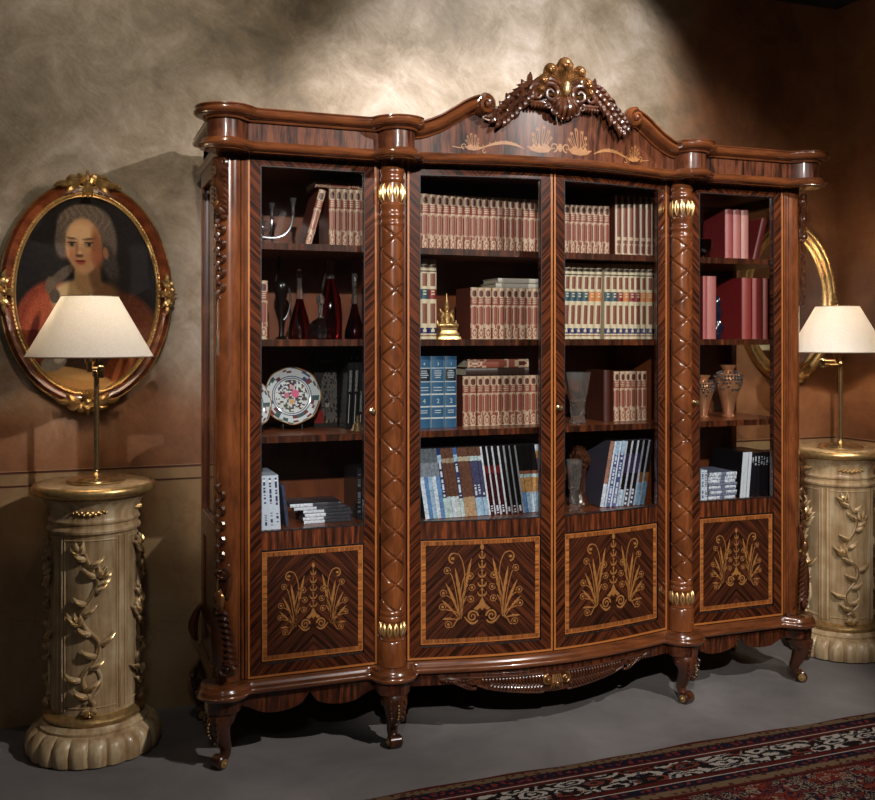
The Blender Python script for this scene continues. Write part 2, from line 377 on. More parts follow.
# ------------------------------------------------------------------ rug
def rug():
    t = NT('persian_rug_pile'); X, Y, Z = t.xyz()
    nz = t.noise(t.vec(X, Y, 0), 60, 3)
    d = t.M('ADD', t.M('MULTIPLY', Y, -1), t.M('MULTIPLY', t.M('SUBTRACT', nz, .5), .004))   # distance from the back edge
    ex = t.M('SUBTRACT', 1.55, t.M('ABSOLUTE', X)); d = t.M('MINIMUM', d, ex)
    # motifs: mirrored voronoi cells
    def motif(sx, sy, th, off, rnd=.35, soft=.0):
        v = t.n('ShaderNodeTexVoronoi', feature='F1'); v.inputs['Randomness'].default_value = rnd; v.inputs['Scale'].default_value = 1
        wx = t.noise(t.vec(X, Y, off), 22, 4, .7); wy = t.noise(t.vec(Y, X, off+5), 22, 4, .7)
        t.L(t.vec(t.M('MULTIPLY', t.M('ADD', X, t.M('MULTIPLY', wx, .05)), sx), t.M('MULTIPLY', t.M('ADD', Y, t.M('MULTIPLY', wy, .05)), sy), off), v.inputs['Vector'])
        return v
    m1 = motif(34, 40, .3, 0); m2 = motif(9, 24, .3, 3.3, .9); m3 = motif(30, 40, .3, 7.1, .8)
    red = rgb(72,20,16); navy = rgb(20,18,32); blk = rgb(20,14,14); tan = rgb(104,84,62); ivory = rgb(164,156,146); rose = rgb(110,50,36); blue = rgb(66,72,84)
    band = lambda v, a, b, ca, cb: t.mix(t.M('LESS_THAN', v, a), cb, ca)
    tanband = t.mix(t.M('LESS_THAN', m1.outputs['Distance'], .3), tan, rgb(60,30,22))
    ri = t.M('MODULO', t.M('MULTIPLY', m2.outputs['Distance'], 3.2), 1.0)
    main = t.mix(t.M('LESS_THAN', ri, .50), blk, ivory)
    main = t.mix(t.M('GREATER_THAN', m2.outputs['Color'], .74), main, t.mix(t.M('LESS_THAN', ri, .45), blk, rose))
    main = t.mix(t.M('LESS_THAN', m3.outputs['Distance'], .24), main, blue)
    nvb = t.mix(t.M('LESS_THAN', m1.outputs['Distance'], .34), navy, rgb(104,40,34))
    redb = t.mix(t.M('LESS_THAN', m3.outputs['Distance'], .28), red, navy)
    ri3 = t.M('MODULO', t.M('MULTIPLY', m3.outputs['Distance'], 3.4), 1.0)
    field = t.mix(t.M('LESS_THAN', ri3, .4), t.mix(t.M('GREATER_THAN', m2.outputs['Color'], .5), rgb(84,20,18), navy), t.mix(t.M('GREATER_THAN', m3.outputs['Color'], .5), rgb(130,112,92), rgb(110,46,32)))
    bands = [(0, red), (.012, tanband), (.046, blk), (.050, nvb), (.084, red), (.096, ivory), (.101, red), (.116, blk), (.121, main), (.222, blk), (.227, redb), (.25, ivory), (.255, nvb), (.292, tanband), (.326, red), (.34, blk), (.345, field)]
    col = bands[0][1]
    for p, c in bands[1:]: col = t.mix(t.M('GREATER_THAN', d, p), col, c)
    pile = t.noise(t.vec(X, Y, Z), 500, 2)
    col = t.mix(t.M('MULTIPLY', pile, .45), col, rgb(30,18,16))
    mt = t.pbr(col, .95, 0, 0, t.bump(pile, .6, .002), Specular_IOR_Level=.08)
    b = MB(); nx, ny = 90, 50; W, D = 3.1, 1.9; rows = []; bot = []
    def edge(x, y):
        z = .009+.0012*sin(3.1*x+1)*sin(4*y)
        ox = x+(.004*sin(9*y)); oy = y+(.005*sin(7*x+.5)+.003*sin(19*x) if y > -.01 else 0)
        return ox, oy, z
    for i in range(nx+1):
        row = []
        for j in range(ny+1):
            x = -W/2+W*i/nx; y = -D*j/ny
            if i in (0, nx) or j in (0, ny): ox, oy, z = edge(x, y); z = .004
            else: ox, oy, z = edge(x, y)
            row.append((ox, oy, z))
        rows.append(row)
    b.grid(rows)
    base = b.mark(); rim = [rows[i][0] for i in range(nx+1)]+[rows[nx][j] for j in range(1, ny+1)]+[rows[i][ny] for i in range(nx-1, -1, -1)]+[rows[0][j] for j in range(ny-1, 0, -1)]
    b.grid([rim, [(x, y, .0005) for x, y, z in rim]], closed_v=True)
    b.face(range(b.mark()-len(rim), b.mark()))
    o = b.build('persian_rug', mt, None, (.3, -.385, 0))
    tag(o, 'dark red and navy patterned oriental rug on grey floor in front of bookcase', 'rug')
rug()

# ------------------------------------------------------------------ bookcase
BC = empty('bookcase', (0,0,0), 'large carved walnut four door bookcase with glass doors and gilded crest', 'bookcase')
def bow(x):
    u = abs(x)/.56
    return 0 if u >= 1 else -.082*(1-u*u)**1.25
def smin(a, b, k=.012):
    h = np.clip(.5+.5*(b-a)/k, 0, 1); return b*(1-h)+a*h-k*h*(1-h)
def sdf(x, y, fwd, cr_=.063, kr=.060):
    fx = -fwd+np.array([bow(v) for v in np.atleast_1d(x)])
    qx = np.where(x > 0, x-1.165, -x-1.18); dfront = fx-y
    box = np.where((qx > 0) & (dfront > 0), np.sqrt(np.maximum(qx,0)**2+np.maximum(dfront,0)**2), np.maximum(qx, dfront))
    d = box
    for cx in (-.596, .596): d = smin(d, np.sqrt((x-cx)**2+(y+fwd+.022)**2)-kr)
    for cx in (-1.176, 1.162): d = smin(d, np.sqrt((x-cx)**2+(y+fwd-.01)**2)-cr_)
    return d
def path_rays():
    rays = []
    for y in (.498, .4, .3, .2): rays.append(((-1.0, y), (-1.0, 0.0)))
    c = (-1.0, .16)
    for i in range(1, 34):
        a = pi+(pi/2)*i/34; rays.append((c, (cos(a), sin(a))))
    n = 200
    for i in range(n+1): rays.append(((-1.0+2.0*i/n, .16), (0.0, -1.0)))
    rays2 = [((-o[0], o[1]), (-d[0], d[1])) for o, d in reversed(rays[:37])]
    return rays+rays2
RAYS = path_rays()
RO = np.array([r[0] for r in RAYS]); RDIR = np.array([r[1] for r in RAYS])
def contour(off, fwd):
    lo = np.zeros(len(RAYS)); hi = np.full(len(RAYS), .6)
    for _ in range(26):
        mid = (lo+hi)/2; p = RO+RDIR*mid[:, None]
        out = sdf(p[:, 0], p[:, 1], fwd) > off
        hi = np.where(out, mid, hi); lo = np.where(out, lo, mid)
    return RO+RDIR*((lo+hi)/2)[:, None]
def sdf_sweep(b, prof, fwd, zf=None, cap=True, sel=None):
    rows = []
    for off, z in prof:
        c = contour(off, fwd)
        if sel is not None: c = c[sel]
        rows.append([(x, y, z+(zf(x) if zf else 0)) for x, y in c])
    s0 = b.grid(rows); m = len(rows[0]); n = len(rows)
    if cap:
        b.face(range(s0, s0+m)); b.face(range(s0+(n-1)*m, s0+n*m))
        b.face([s0+i*m for i in range(n)]); b.face([s0+i*m+m-1 for i in range(n)])
    return b
FW = .055
# cornice: fascia, mouldings
b = MB(); sdf_sweep(b, [(0, 2.07), (0, 2.14)], FW); b.build('cornice_fascia', M['veneer_fascia'], BC)
def arc(o0, z0, o1, z1, n=6, bulge=1):
    # quarter-round between two points
    out = []
    for i in range(n+1):
        a = pi/2*i/n
        out.append((o0+(o1-o0)*(sin(a) if bulge else 1-cos(a)), z0+(z1-z0)*((1-cos(a)) if bulge else sin(a))))
    return out
lowprof = [(-.05, 2.036), (.006, 2.036)]+arc(.008, 2.040, .03, 2.052)+arc(.03, 2.052, .018, 2.062)[1:]+[(.016, 2.066), (.012, 2.072), (-.02, 2.072)]
b = MB(); sdf_sweep(b, lowprof, FW); b.build('cornice_lower_moulding', M['walnut_h'], BC)
capprof = [(-.02, 2.134), (.010, 2.134), (.013, 2.139), (.012, 2.144), (.022, 2.146)]+arc(.026, 2.148, .042, 2.166)+arc(.042, 2.166, .033, 2.181)[1:]+[(.034, 2.183), (.038, 2.185), (.037, 2.190), (.02, 2.191)]
def is_mid(p): return abs(p[0]) < .50
capprof = [(o, 2.134+(z-2.134)*.77) for o, z in capprof]
C0 = contour(0, FW)
left_idx = [i for i in range(len(C0)) if C0[i][0] < -.515]; right_idx = [i for i in range(len(C0)) if C0[i][0] > .515]
for sel in (left_idx, right_idx):
    b = MB(); sdf_sweep(b, capprof, FW, sel=np.array(sel)); b.build('cornice_cap', M['walnut_h'], BC, bevel=0)
b = MB(); b.box(-1.18, 1.18, -.04, .498, 2.10, 2.165); b.build('top_board', M['walnut_dark'], BC)
# pediment: arched swan-neck mouldings ending in scrolls
def arch_top(x):
    pts = [(.56, 2.190), (.515, 2.180), (.45, 2.198), (.40, 2.226), (.35, 2.257), (.31, 2.272), (.29, 2.275)]
    x = abs(x)
    for (a, za), (c, zc) in zip(pts, pts[1:]):
        if c <= x <= a: return zc+(za-zc)*(x-c)/(a-c)
    return 2.275 if x < .29 else 2.19
def ped_board_top(x):
    pts = [(.0, 2.315), (.08, 2.312), (.112, 2.318), (.145, 2.297), (.18, 2.264), (.21, 2.234), (.238, 2.208), (.268, 2.190), (.29, 2.20), (.33, 2.235), (.37, 2.215), (.42, 2.18), (.47, 2.155), (.60, 2.145)]
    x = abs(x)
    for (a, za), (c, zc) in zip(pts, pts[1:]):
        if a <= x <= c: return za+(zc-za)*(x-a)/(c-a)
    return 2.145
b = MB(); rows = []
for i in range(121):
    x = -.56+1.12*i/120; y = -FW+bow(x); zt = ped_board_top(x)
    rows.append([(x, y-.001, 2.072), (x, y-.001, zt), (x, y+.035, zt), (x, y+.035, 2.072)])
b.grid(rows, closed_v=True); b.build('pediment_board', M['veneer_fascia'], BC)
for sg in (-1, 1):
    b = MB(); ctrl = [(.555, 2.155), (.515, 2.150), (.45, 2.174), (.40, 2.203), (.35, 2.234), (.31, 2.250)]
    path = cr(ctrl, 8)
    # moulding section (out, up) swept along the neck
    sec = [(-.03, -.030), (.012, -.030), (.015, -.024), (.022, -.022)]+[(.026+.026*sin(a), -.02+.036*(1-cos(a))/2) for a in np.linspace(0, pi, 7)]+[(.032, .018), (.045, .020), (.044, .025), (-.03, .025)]
    rows = []
    for i, (x, z) in enumerate(path):
        a = path[max(i-1,0)]; c = path[min(i+1, len(path)-1)]
        tx, tz = c[0]-a[0], c[1]-a[1]; L = sqrt(tx*tx+tz*tz); nx, nz = tz/L, -tx/L
        if nz < 0: nx, nz = -nx, -nz
        y = -FW+bow(x)
        rows.append([(sg*(x+nx*u), y-o, z+nz*u) for o, u in sec])
    s0 = b.grid(rows, closed_v=True); m = len(sec); b.face(range(s0, s0+m)); b.face(range(s0+m*(len(rows)-1), s0+m*len(rows)))
    sp = spiral(.300, 2.238, .030, .006, pi*.45, 1.5, 40)
    ybase = -FW+bow(.3)
    pts = [(sg*x, ybase-.030-.02*i/40, z) for i, (x, z) in enumerate(sp)]
    b.tube(pts, [.014-.006*i/40 for i in range(41)], 8, flat=((0,1,0), 2.6))
    b.lathe([(.030, -.035), (.034, -.02), (.034, .03)], 20, c=(sg*.300, ybase-.01, 2.238), axis='y')
    b.ball((sg*.300, ybase-.062, 2.238), .010)
    b.build('pediment_moulding', M['walnut_h'], BC)
# marquetry on the pediment
def fan(b, cx, cz, s, sg):
    # a shell of round-ended petals over a leaf with a scroll towards the middle
    for k, (ang, L) in enumerate(((118, 1.0), (100, 1.12), (80, 1.0), (60, .8), (138, .8), (42, .55))):
        a = radians(ang); ex, ez = cx+sg*-cos(a)*L*.068*s*-1, cz+sin(a)*L*.068*s
        ex = cx-sg*cos(a)*L*.068*s
        bx = cx-sg*.028*s*cos(a)
        l1 = [(bx+(ex-bx)*t-.0045*s*sin(pi*t*.5), cz+.008*s+(ez-cz-.008*s)*t) for t in np.linspace(0, 1, 6)]
        l2 = [(bx+(ex-bx)*t+.0045*s*sin(pi*t*.5), cz+.008*s+(ez-cz-.008*s)*t) for t in np.linspace(0, 1, 6)]
        b.strip(l1, .0022*s); b.strip(l2, .0022*s)
        b.strip([(ex+.0055*s*cos(q), ez+.0055*s*sin(q)) for q in np.linspace(-.3, pi+.3, 9)], .0022*s)
        b.disc(ex, ez-.002, .0028*s, sz=1.4)
    b.prism([(cx+sg*x*s, cz+z*s) for x, z in ((-.055,.004),(-.035,-.012),(-.005,-.018),(.03,-.014),(.045,0),(.03,.010),(.012,.018),(.004,.006),(-.008,.018),(-.014,.004),(-.028,.014),(-.034,.003))], -.0009, .0008)
    sp = spiral(cx-sg*-.052*s, cz+.006*s, .017*s, .004*s, -pi/2, 1.2 if sg > 0 else -1.2, 22)
    b.strip(sp, [.006*s-.004*s*i/22 for i in range(23)])
b = MB()
for sg in (-1, 1):
    fan(b, sg*.078, 2.105, 1.0, -sg)
    fan(b, sg*.325, 2.096, .62, sg)
    st = bez((sg*.14, 2.098), (sg*.19, 2.122), (sg*.23, 2.125), (sg*.30, 2.092), 16)
    b.strip(st, [.002+.010*sin(pi*i/16) for i in range(17)])
    for k in range(7):
        x, z = st[3+k*2]; b.strip([(x, z), (x+sg*.006, z+.010)], [.004, .001])
    b.strip(bez((sg*.36, 2.094), (sg*.375, 2.092), (sg*.385, 2.096), (sg*.40, 2.098), 5), .003)
    b.strip(spiral(sg*.285, 2.083, .009, .003, pi/2, -sg*.8, 12), .003)
b.disc(0, 2.110, .009, sz=1.7, n=14)
b.xf(0, lambda p: (p[0], p[1]-FW+bow(p[0])-.001, p[2])); b.build('pediment_marquetry', M['marquetry_pediment'], BC)
# crest: palmette with scrolls and garlands
yc = -FW+bow(0)-.012
CR = bpy.data.objects.new('crest', None); COL.objects.link(CR); CR.parent = BC; CR.location = (0,0,0)
b = MB()
def lobe(b, p0, p1, tip, r, y=yc, nr=4):
    # a fluted leaf that broadens and curls forward at its end
    c = cr([(p0[0], y+.004, p0[1]), (p1[0], y-.010, p1[1]), (tip[0]*.97, y-.016, tip[1]-r*.9), (tip[0]*1.04, y-.028, tip[1]-r*.35), (tip[0]*1.06, y-.044, tip[1]-r*.55), (tip[0]*1.04, y-.044, tip[1]-r*1.0)], 6)
    N = len(c)-1; ks = [.32, .62, 1.0, .86, .55, .15]
    rad = [r*float(np.interp(i/N*5, range(6), ks)) for i in range(N+1)]
    dx, dz = tip[0]-p0[0], tip[1]-p0[1]; L = sqrt(dx*dx+dz*dz); sx, sz = dz/L, -dx/L
    b.tube([tuple(p) for p in c], rad, 12, flat=((0,1,0), .55))
    for k in range(nr):
        u = (k+.5)/nr*2-1
        q = [(x+sx*u*rr*.82, yy-rr*.55*sqrt(max(0, 1-u*u*.7)), z+sz*u*rr*.82) for (x, yy, z), rr in zip(c, rad)]
        b.tube(q[3:-2], [rr*.25 for rr in rad[3:-2]], 5)
for sg in (-1, 1):
    lobe(b, (sg*.004, 2.30), (sg*.022, 2.345), (sg*.056, 2.388), .028)
    lobe(b, (sg*.006, 2.295), (sg*.035, 2.325), (sg*.082, 2.348), .026)
    lobe(b, (sg*.012, 2.29), (sg*.045, 2.300), (sg*.092, 2.312), .018, nr=3)
lobe(b, (0, 2.29), (0, 2.345), (.0, 2.410), .036, nr=5)
b.build('palmette', M['bronze_gold'], CR)
b = MB(); b.ball((0, yc-.040, 2.312), .014, 10, 8, (1, .9, 1.9)); b.build('palmette_boss', M['gold'], CR)
b = MB(); rr = random.Random(3)
def cleaf(b, x, z, ang, L, W, y, lift=.02):
    # plump pointed leaf lying on the surface, rising in the middle
    a = radians(ang); ux, uz = cos(a), sin(a); q = []
    for i in range(8):
        t = i/7; q.append((x+ux*L*t-uz*L*.12*sin(pi*t), y(x)-.006-lift*sin(pi*t*.8), z+uz*L*t+ux*L*.12*sin(pi*t)))
    b.tube(q, [W*v for v in (.45, .85, 1, .95, .8, .6, .35, .08)], 7)
for sg in (-1, 1):
    Yf = lambda x: -FW+bow(x)-.014
    def S(pts, rad, yo=0): b.tube([(sg*x, yc-.018+yo, z) for x, z in pts], rad, 8)
    # big C scrolls embracing the boss
    sp = spiral(.058, 2.292, .036, .009, pi*.15, 1.35, 28); S(sp, [.0095-.004*i/28 for i in range(29)], -.012)
    sp = spiral(.105, 2.288, .024, .007, pi*.9, -1.2, 22); S(sp, [.008-.003*i/22 for i in range(23)], -.004)
    q = bez((.018, 2.328), (.05, 2.352), (.115, 2.345), (.135, 2.300), 14); S(q, [.006+.010*sin(pi*i/14) for i in range(15)], 0)
    q = bez((.03, 2.262), (.07, 2.262), (.10, 2.25), (.14, 2.262), 14); S(q, [.004+.007*sin(pi*i/14) for i in range(15)], 0)
    for k in range(7): cleaf(b, sg*(.055+.013*k), 2.262-.001*k, -90+sg*(25-6*k), .026-.001*k, .0062, lambda x: yc+.002)
    # hanging acanthus
    for dx, dz, W in ((.010, -.066, .009), (.026, -.060, .009), (.040, -.046, .008), (.050, -.028, .007)):
        q = bez((sg*.004, yc-.02, 2.288), (sg*dx*.6, yc-.046, 2.27), (sg*dx*1.25, yc-.05, 2.292+dz), (sg*dx, yc-.026, 2.275+dz), 10)
        b.tube(q, [W*(.4+.6*sin(pi*(i+1)/12)) for i in range(11)], 7); b.ball((q[-1][0], q[-1][1], q[-1][2]), W*.95)
    sp = spiral(.040, 2.232, .017, .004, pi*.5, -1.3, 20); S(sp, .0052, -.012)
    sp = spiral(.066, 2.248, .012, .003, pi*.5, -1.2, 16); S(sp, .0045, -.010)
    # garland
    path = cr([(.112, 2.322), (.145, 2.300), (.18, 2.266), (.21, 2.236), (.238, 2.212), (.268, 2.200)], 8); N = len(path)
    b.tube([(sg*x, Yf(x), z-.003) for x, z in path], [.0115]*N, 8)
    for i in range(0, N-3, 4):
        x, z = path[i]
        for off, da in ((.013, 30), (.0, 0), (-.013, -30)):
            cleaf(b, sg*(x+off*.65), z+off*.75, (-45+da+rr.uniform(-12, 12)) if sg > 0 else (225-da+rr.uniform(-12, 12)), rr.uniform(.040, .050), rr.uniform(.011, .0135), Yf, .016)
    for x, z, a, L, W in ((.128, 2.325, 88, .042, .012), (.150, 2.312, 62, .030, .010), (.205, 2.252, 66, .038, .011), (.228, 2.236, 48, .028, .009), (.255, 2.21, 60, .024, .008)):
        cleaf(b, sg*x, z, a if sg > 0 else 180-a, L, W, Yf, .014)
    sp = spiral(.262, 2.216, .020, .005, -pi/2, 1.2, 20); b.tube([(sg*x, Yf(x)-.022, z) for x, z in sp], [.0085-.003*i/20 for i in range(21)], 7)
b.build('crest_scrollwork', M['carved'], CR)

# base: moulding and frieze
FB = .002
b = MB(); sdf_sweep(b, [(-.05, .232), (.004, .232), (.012, .236)]+arc(.016, .238, .028, .250)+arc(.028, .250, .020, .264)[1:]+[(.018, .268), (.014, .272), (.012, .281), (-.05, .282)], FB); b.build('base_moulding', M['walnut_h'], BC)
for cx, sg in ((-.596, 0), (.596, 0), (-1.178, -1), (1.178, 1)):
    b = MB()
    n = 24; prof = [(.052, .184), (.060, .190), (.062, .205), (.062, .233)]
    cy = -.022 if not sg else .012
    b.lathe(prof, n, c=(cx, cy, 0)); b.build('leg_block', M['veneer_v'], BC)
b = MB(); b.box(-1.12, -.66, .0, .018, .19, .234); 
pts = [(-1.12, .2)]
def scal(x0, x1):
    out = []
    for i in range(41):
        t = i/40; x = x0+(x1-x0)*t
        z = .196-.030*exp(-((t-.5)/.07)**2)*0-.034*abs(sin(pi*t*2))**.7*(1 if .18 < t < .82 else sin(pi*min(t, 1-t)/.36)) + (.02*exp(-((t-.5)/.04)**2))
        out.append((x, z))
    return out
for x0, x1 in ((-1.118, -.655), (.655, 1.118)):
    p = scal(x0, x1); b = MB(); rows = [[(x, .0, z), (x, .0, .234), (x, .018, .234), (x, .018, z)] for x, z in p]
    b.grid(rows, closed_v=True); b.build('apron', M['veneer_v'], BC)
b = MB(); rows = []
for i in range(61):
    x = -.54+1.08*i/60; y = bow(x)-.004
    rows.append([(x, y, .192), (x, y, .234), (x, y+.02, .234), (x, y+.02, .192)])
b.grid(rows, closed_v=True); b.build('apron', M['veneer_v'], BC)
for sg in (-1, 1):
    b = MB(); b.box(sg*1.19-.009, sg*1.19+.009, .06, .46, .175, .234); b.build('side_apron', M['veneer_v'], BC)
# carved centre apron
b = MB(); rows = []
AW = .43
def ap_top(x): return .222-.010*(1-(x/AW)**2)
def ap_bot(x):
    u = abs(x)/AW; z = .140+.075*u**1.7
    z += .006*abs(sin(u*pi*5)) if u > .55 else 0
    return min(z, ap_top(x)-.003)
for i in range(81):
    x = -AW+2*AW*i/80; y = bow(x)-.006
    zt, zb = ap_top(x), ap_bot(x)
    rows.append([(x, y+.01, zb), (x, y-.010, zb+.002), (x, y-.013, (zt+zb)/2), (x, y-.010, zt-.001), (x, y+.01, zt)])
b.grid(rows, closed_v=True)
for sg in (-1, 1):
    for k in range(19):      # upper and lower rows of gadroons
        x = .052+.0125*k
        zt = ap_top(x)-.004; zb = ap_bot(x)+.004; zm = zb+(zt-zb)*.47; y = bow(x)-.02
        b.tube(bez((sg*x, y, zt), (sg*(x+.004), y-.006, zt-.006), (sg*(x+.004), y-.006, zm+.006), (sg*(x-.004), y, zm+.002), 6), [.003, .0052, .0052, .005, .004, .003, .002], 6)
        if k < 16: b.tube(bez((sg*(x-.004), y, zm), (sg*(x+.008), y-.006, zm-.004), (sg*(x+.012), y-.006, zb+.008), (sg*(x+.020), y, zb), 6), [.002, .004, .005, .005, .0045, .003, .002], 6)
    ln = [(.048+.25*i/20) for i in range(21)]
    b.tube([(sg*x, bow(x)-.02, ap_bot(x)+.002) for x in ln], .004, 6)
    b.tube([(sg*(.05+.30*i/20), bow(.05+.30*i/20)-.02, ap_top(.05+.30*i/20)-.001) for i in range(21)], .0035, 6)
    sp = spiral(sg*.318, .200, .018, .004, -pi/2, sg*1.2, 18); b.tube([(x, bow(.32)-.02, z) for x, z in sp], .005, 6)
    b.tube([(sg*x, bow(x)-.018, z) for x, z in bez((.325, .186), (.36, .196), (.39, .212), (.43, .216), 12)], [.005+.003*sin(i*1.3) for i in range(13)], 6)
    b.tube([(sg*x, bow(x)-.018, z) for x, z in bez((.30, .178), (.33, .172), (.35, .190), (.37, .196), 10)], [.006-.0003*i for i in range(11)], 6)
    for k in range(7):
        x = .335+.012*k; b.ball((sg*x, bow(x)-.022, .208), .0045)
b.build('carved_apron', M['carved'], BC)
b = MB()
for sg in (-1, 1):
    sp = spiral(sg*.036, .190, .019, .004, pi/2, -sg*1.4, 22); b.tube([(x, bow(0)-.030, z) for x, z in sp], [.006-.002*i/22 for i in range(23)], 7)
    b.ball((sg*.036, bow(0)-.034, .190), .009, 10, 6)
for k in range(-2, 3):
    b.tube([(k*.007, bow(0)-.026, .205), (k*.009, bow(0)-.034, .18), (k*.012, bow(0)-.026, .155)], [.003, .0055, .003], 6)
b.ball((0, bow(0)-.034, .172), .008, 8, 6, (1, 1, 1.5))
b.build('apron_cartouche', M['bronze_gold'], BC)

# legs
def leg(cx, cy, ang, front=True):
    L = bpy.data.objects.new('leg', None)
    b = MB()
    # local frame: o outward, s sideways
    path = cr([(.0, .195), (.020, .165), (.024, .135), (.010, .095), (-.004, .060), (.002, .036), (.018, .024)], 5)
    rad = cr([(.046, 0), (.047, 0), (.038, 0), (.027, 0), (.020, 0), (.018, 0), (.016, 0)], 5)
    b.tube([(o, 0, z) for o, z in path], [r[0] for r in rad], 14, up=(0,1,0))
    b.lathe([(.018, -.023), (.0225, -.019), (.0225, .019), (.018, .023)], 18, c=(.024, 0, .0225), axis='y')
    sp = spiral(-.004, .05, .016, .01, pi, .5, 8)
    # ears at the knee
    for s_ in (-1, 1):
        q = spiral(.012, .165, .020, .006, pi/2, -s_*.9, 14)
        b.tube([(o*.4+.012, s_*(.040+.004*i/14), z) for i, (o, z) in enumerate(q)], .006, 6)
    # acanthus on the knee
    for s_ in (-1, 0, 1):
        for k in range(4):
            z = .178-.020*k; r_ = .046-.004*k; a = s_*.55
            b.tube(bez((.020+r_*.55*cos(a), r_*sin(a)*.7, z), (.03+r_*cos(a), r_*sin(a)+s_*.006, z-.002), (.028+r_*cos(a), r_*sin(a)+s_*.01, z-.016), (.016+r_*.7*cos(a), r_*sin(a)*.8, z-.024), 5), [.003, .006, .0065, .005, .004, .002], 6)
    M4 = Matrix.Translation((cx, cy, 0)) @ Matrix.Rotation(ang, 4, 'Z')
    b.mat(0, M4)
    o = b.build('leg', M['carved'], BC)
    for s_ in (-1, 1):
        b = MB(); b.lathe([(.0135, s_*.0235), (.015, s_*.026), (.011, s_*.027)], 14, c=(.024, 0, .0225), axis='y'); b.ball((.024, s_*.028, .0225), .005)
        b.mat(0, M4); b.build('scroll_gilding', M['gold'], o)
    b = MB()
    for k in range(9):
        z = .184-.012*k; i = min(len(path)-1, int((.195-z)/.16*22)); b.ball((path[i][0]+rad[i][0]+.004, .0, z), .0052-.0003*k, 7, 4)
    b.mat(0, M4); b.build('bead_gilding', M['gold'], o)
leg(-.596, -.022, -pi/2-.0); leg(.596, -.022, -pi/2+.25)
leg(-1.172, .012, atan2(-.55, -.84)); leg(1.172, .012, atan2(-.55, .84))
leg(-1.165, .45, atan2(.2, -1)); leg(1.165, .45, atan2(.2, 1))

# carcass
for sg in (-1, 1):
    b = MB(); x = sg*1.19
    x0, x1 = sorted((x-sg*.0, x-sg*.024))
    b.box(x0, x1, .05, .115, .283, 2.05); b.box(x0, x1, .425, .49, .283, 2.05)
    b.box(x0, x1, .115, .425, 1.985, 2.05); b.box(x0, x1, .115, .425, .283, .38); b.box(x0, x1, .115, .425, .70, .79)
    b.box(x0+.006, x1-.006, .115, .425, .38, .70)
    o = b.build('side_panel', M['walnut_dark'], BC)
    b = MB(); b.box((x0+x1)/2-.002, (x0+x1)/2+.002, .1155, .4245, .7905, 1.9845); b.build('side_pane', M['pane'], o)
    b = MB()
    xx = sg*1.191
    for (ya, yb, za, zb) in ((.113, .113, .79, 1.985), (.427, .427, .79, 1.985)): b.tube([(xx, ya, za), (xx, yb, zb)], .004, 6)
    for z in (.79, 1.985): b.tube([(xx, .113, z), (xx, .427, z)], .004, 6)
    b.build('side_bead', M['walnut'], o)
b = MB(); b.box(-1.166, 1.166, .474, .488, .284, 2.05); b.build('back_panel', M['interior'], BC, ox=(0,.474,1.1))
b = MB(); b.box(-1.166, 1.166, .03, .473, .735, .757); b.build('bottom_shelf', M['interior'], BC)
b = MB(); b.box(-1.166, 1.166, .03, .473, 2.02, 2.049); b.build('inner_top', M['walnut_dark'], BC)
for x in (-.596, .596):
    b = MB(); b.box(x-.01, x+.01, .03, .4735, .758, 2.019); b.build('partition', M['interior'], BC)
SH = (1.75, 1.42, 1.09)
for x0, x1 in ((-1.164, -.607), (-.585, .585), (.607, 1.164)):
    for z in SH:
        b = MB(); b.box(x0, x1, .036, .473, z-.021, z-.0005); sh = b.build('shelf', M['interior'], BC)
        b = MB(); b.box(x0, x1, .030, .0358, z-.023, z); b.build('shelf_edge', M['veneer_v'], sh)
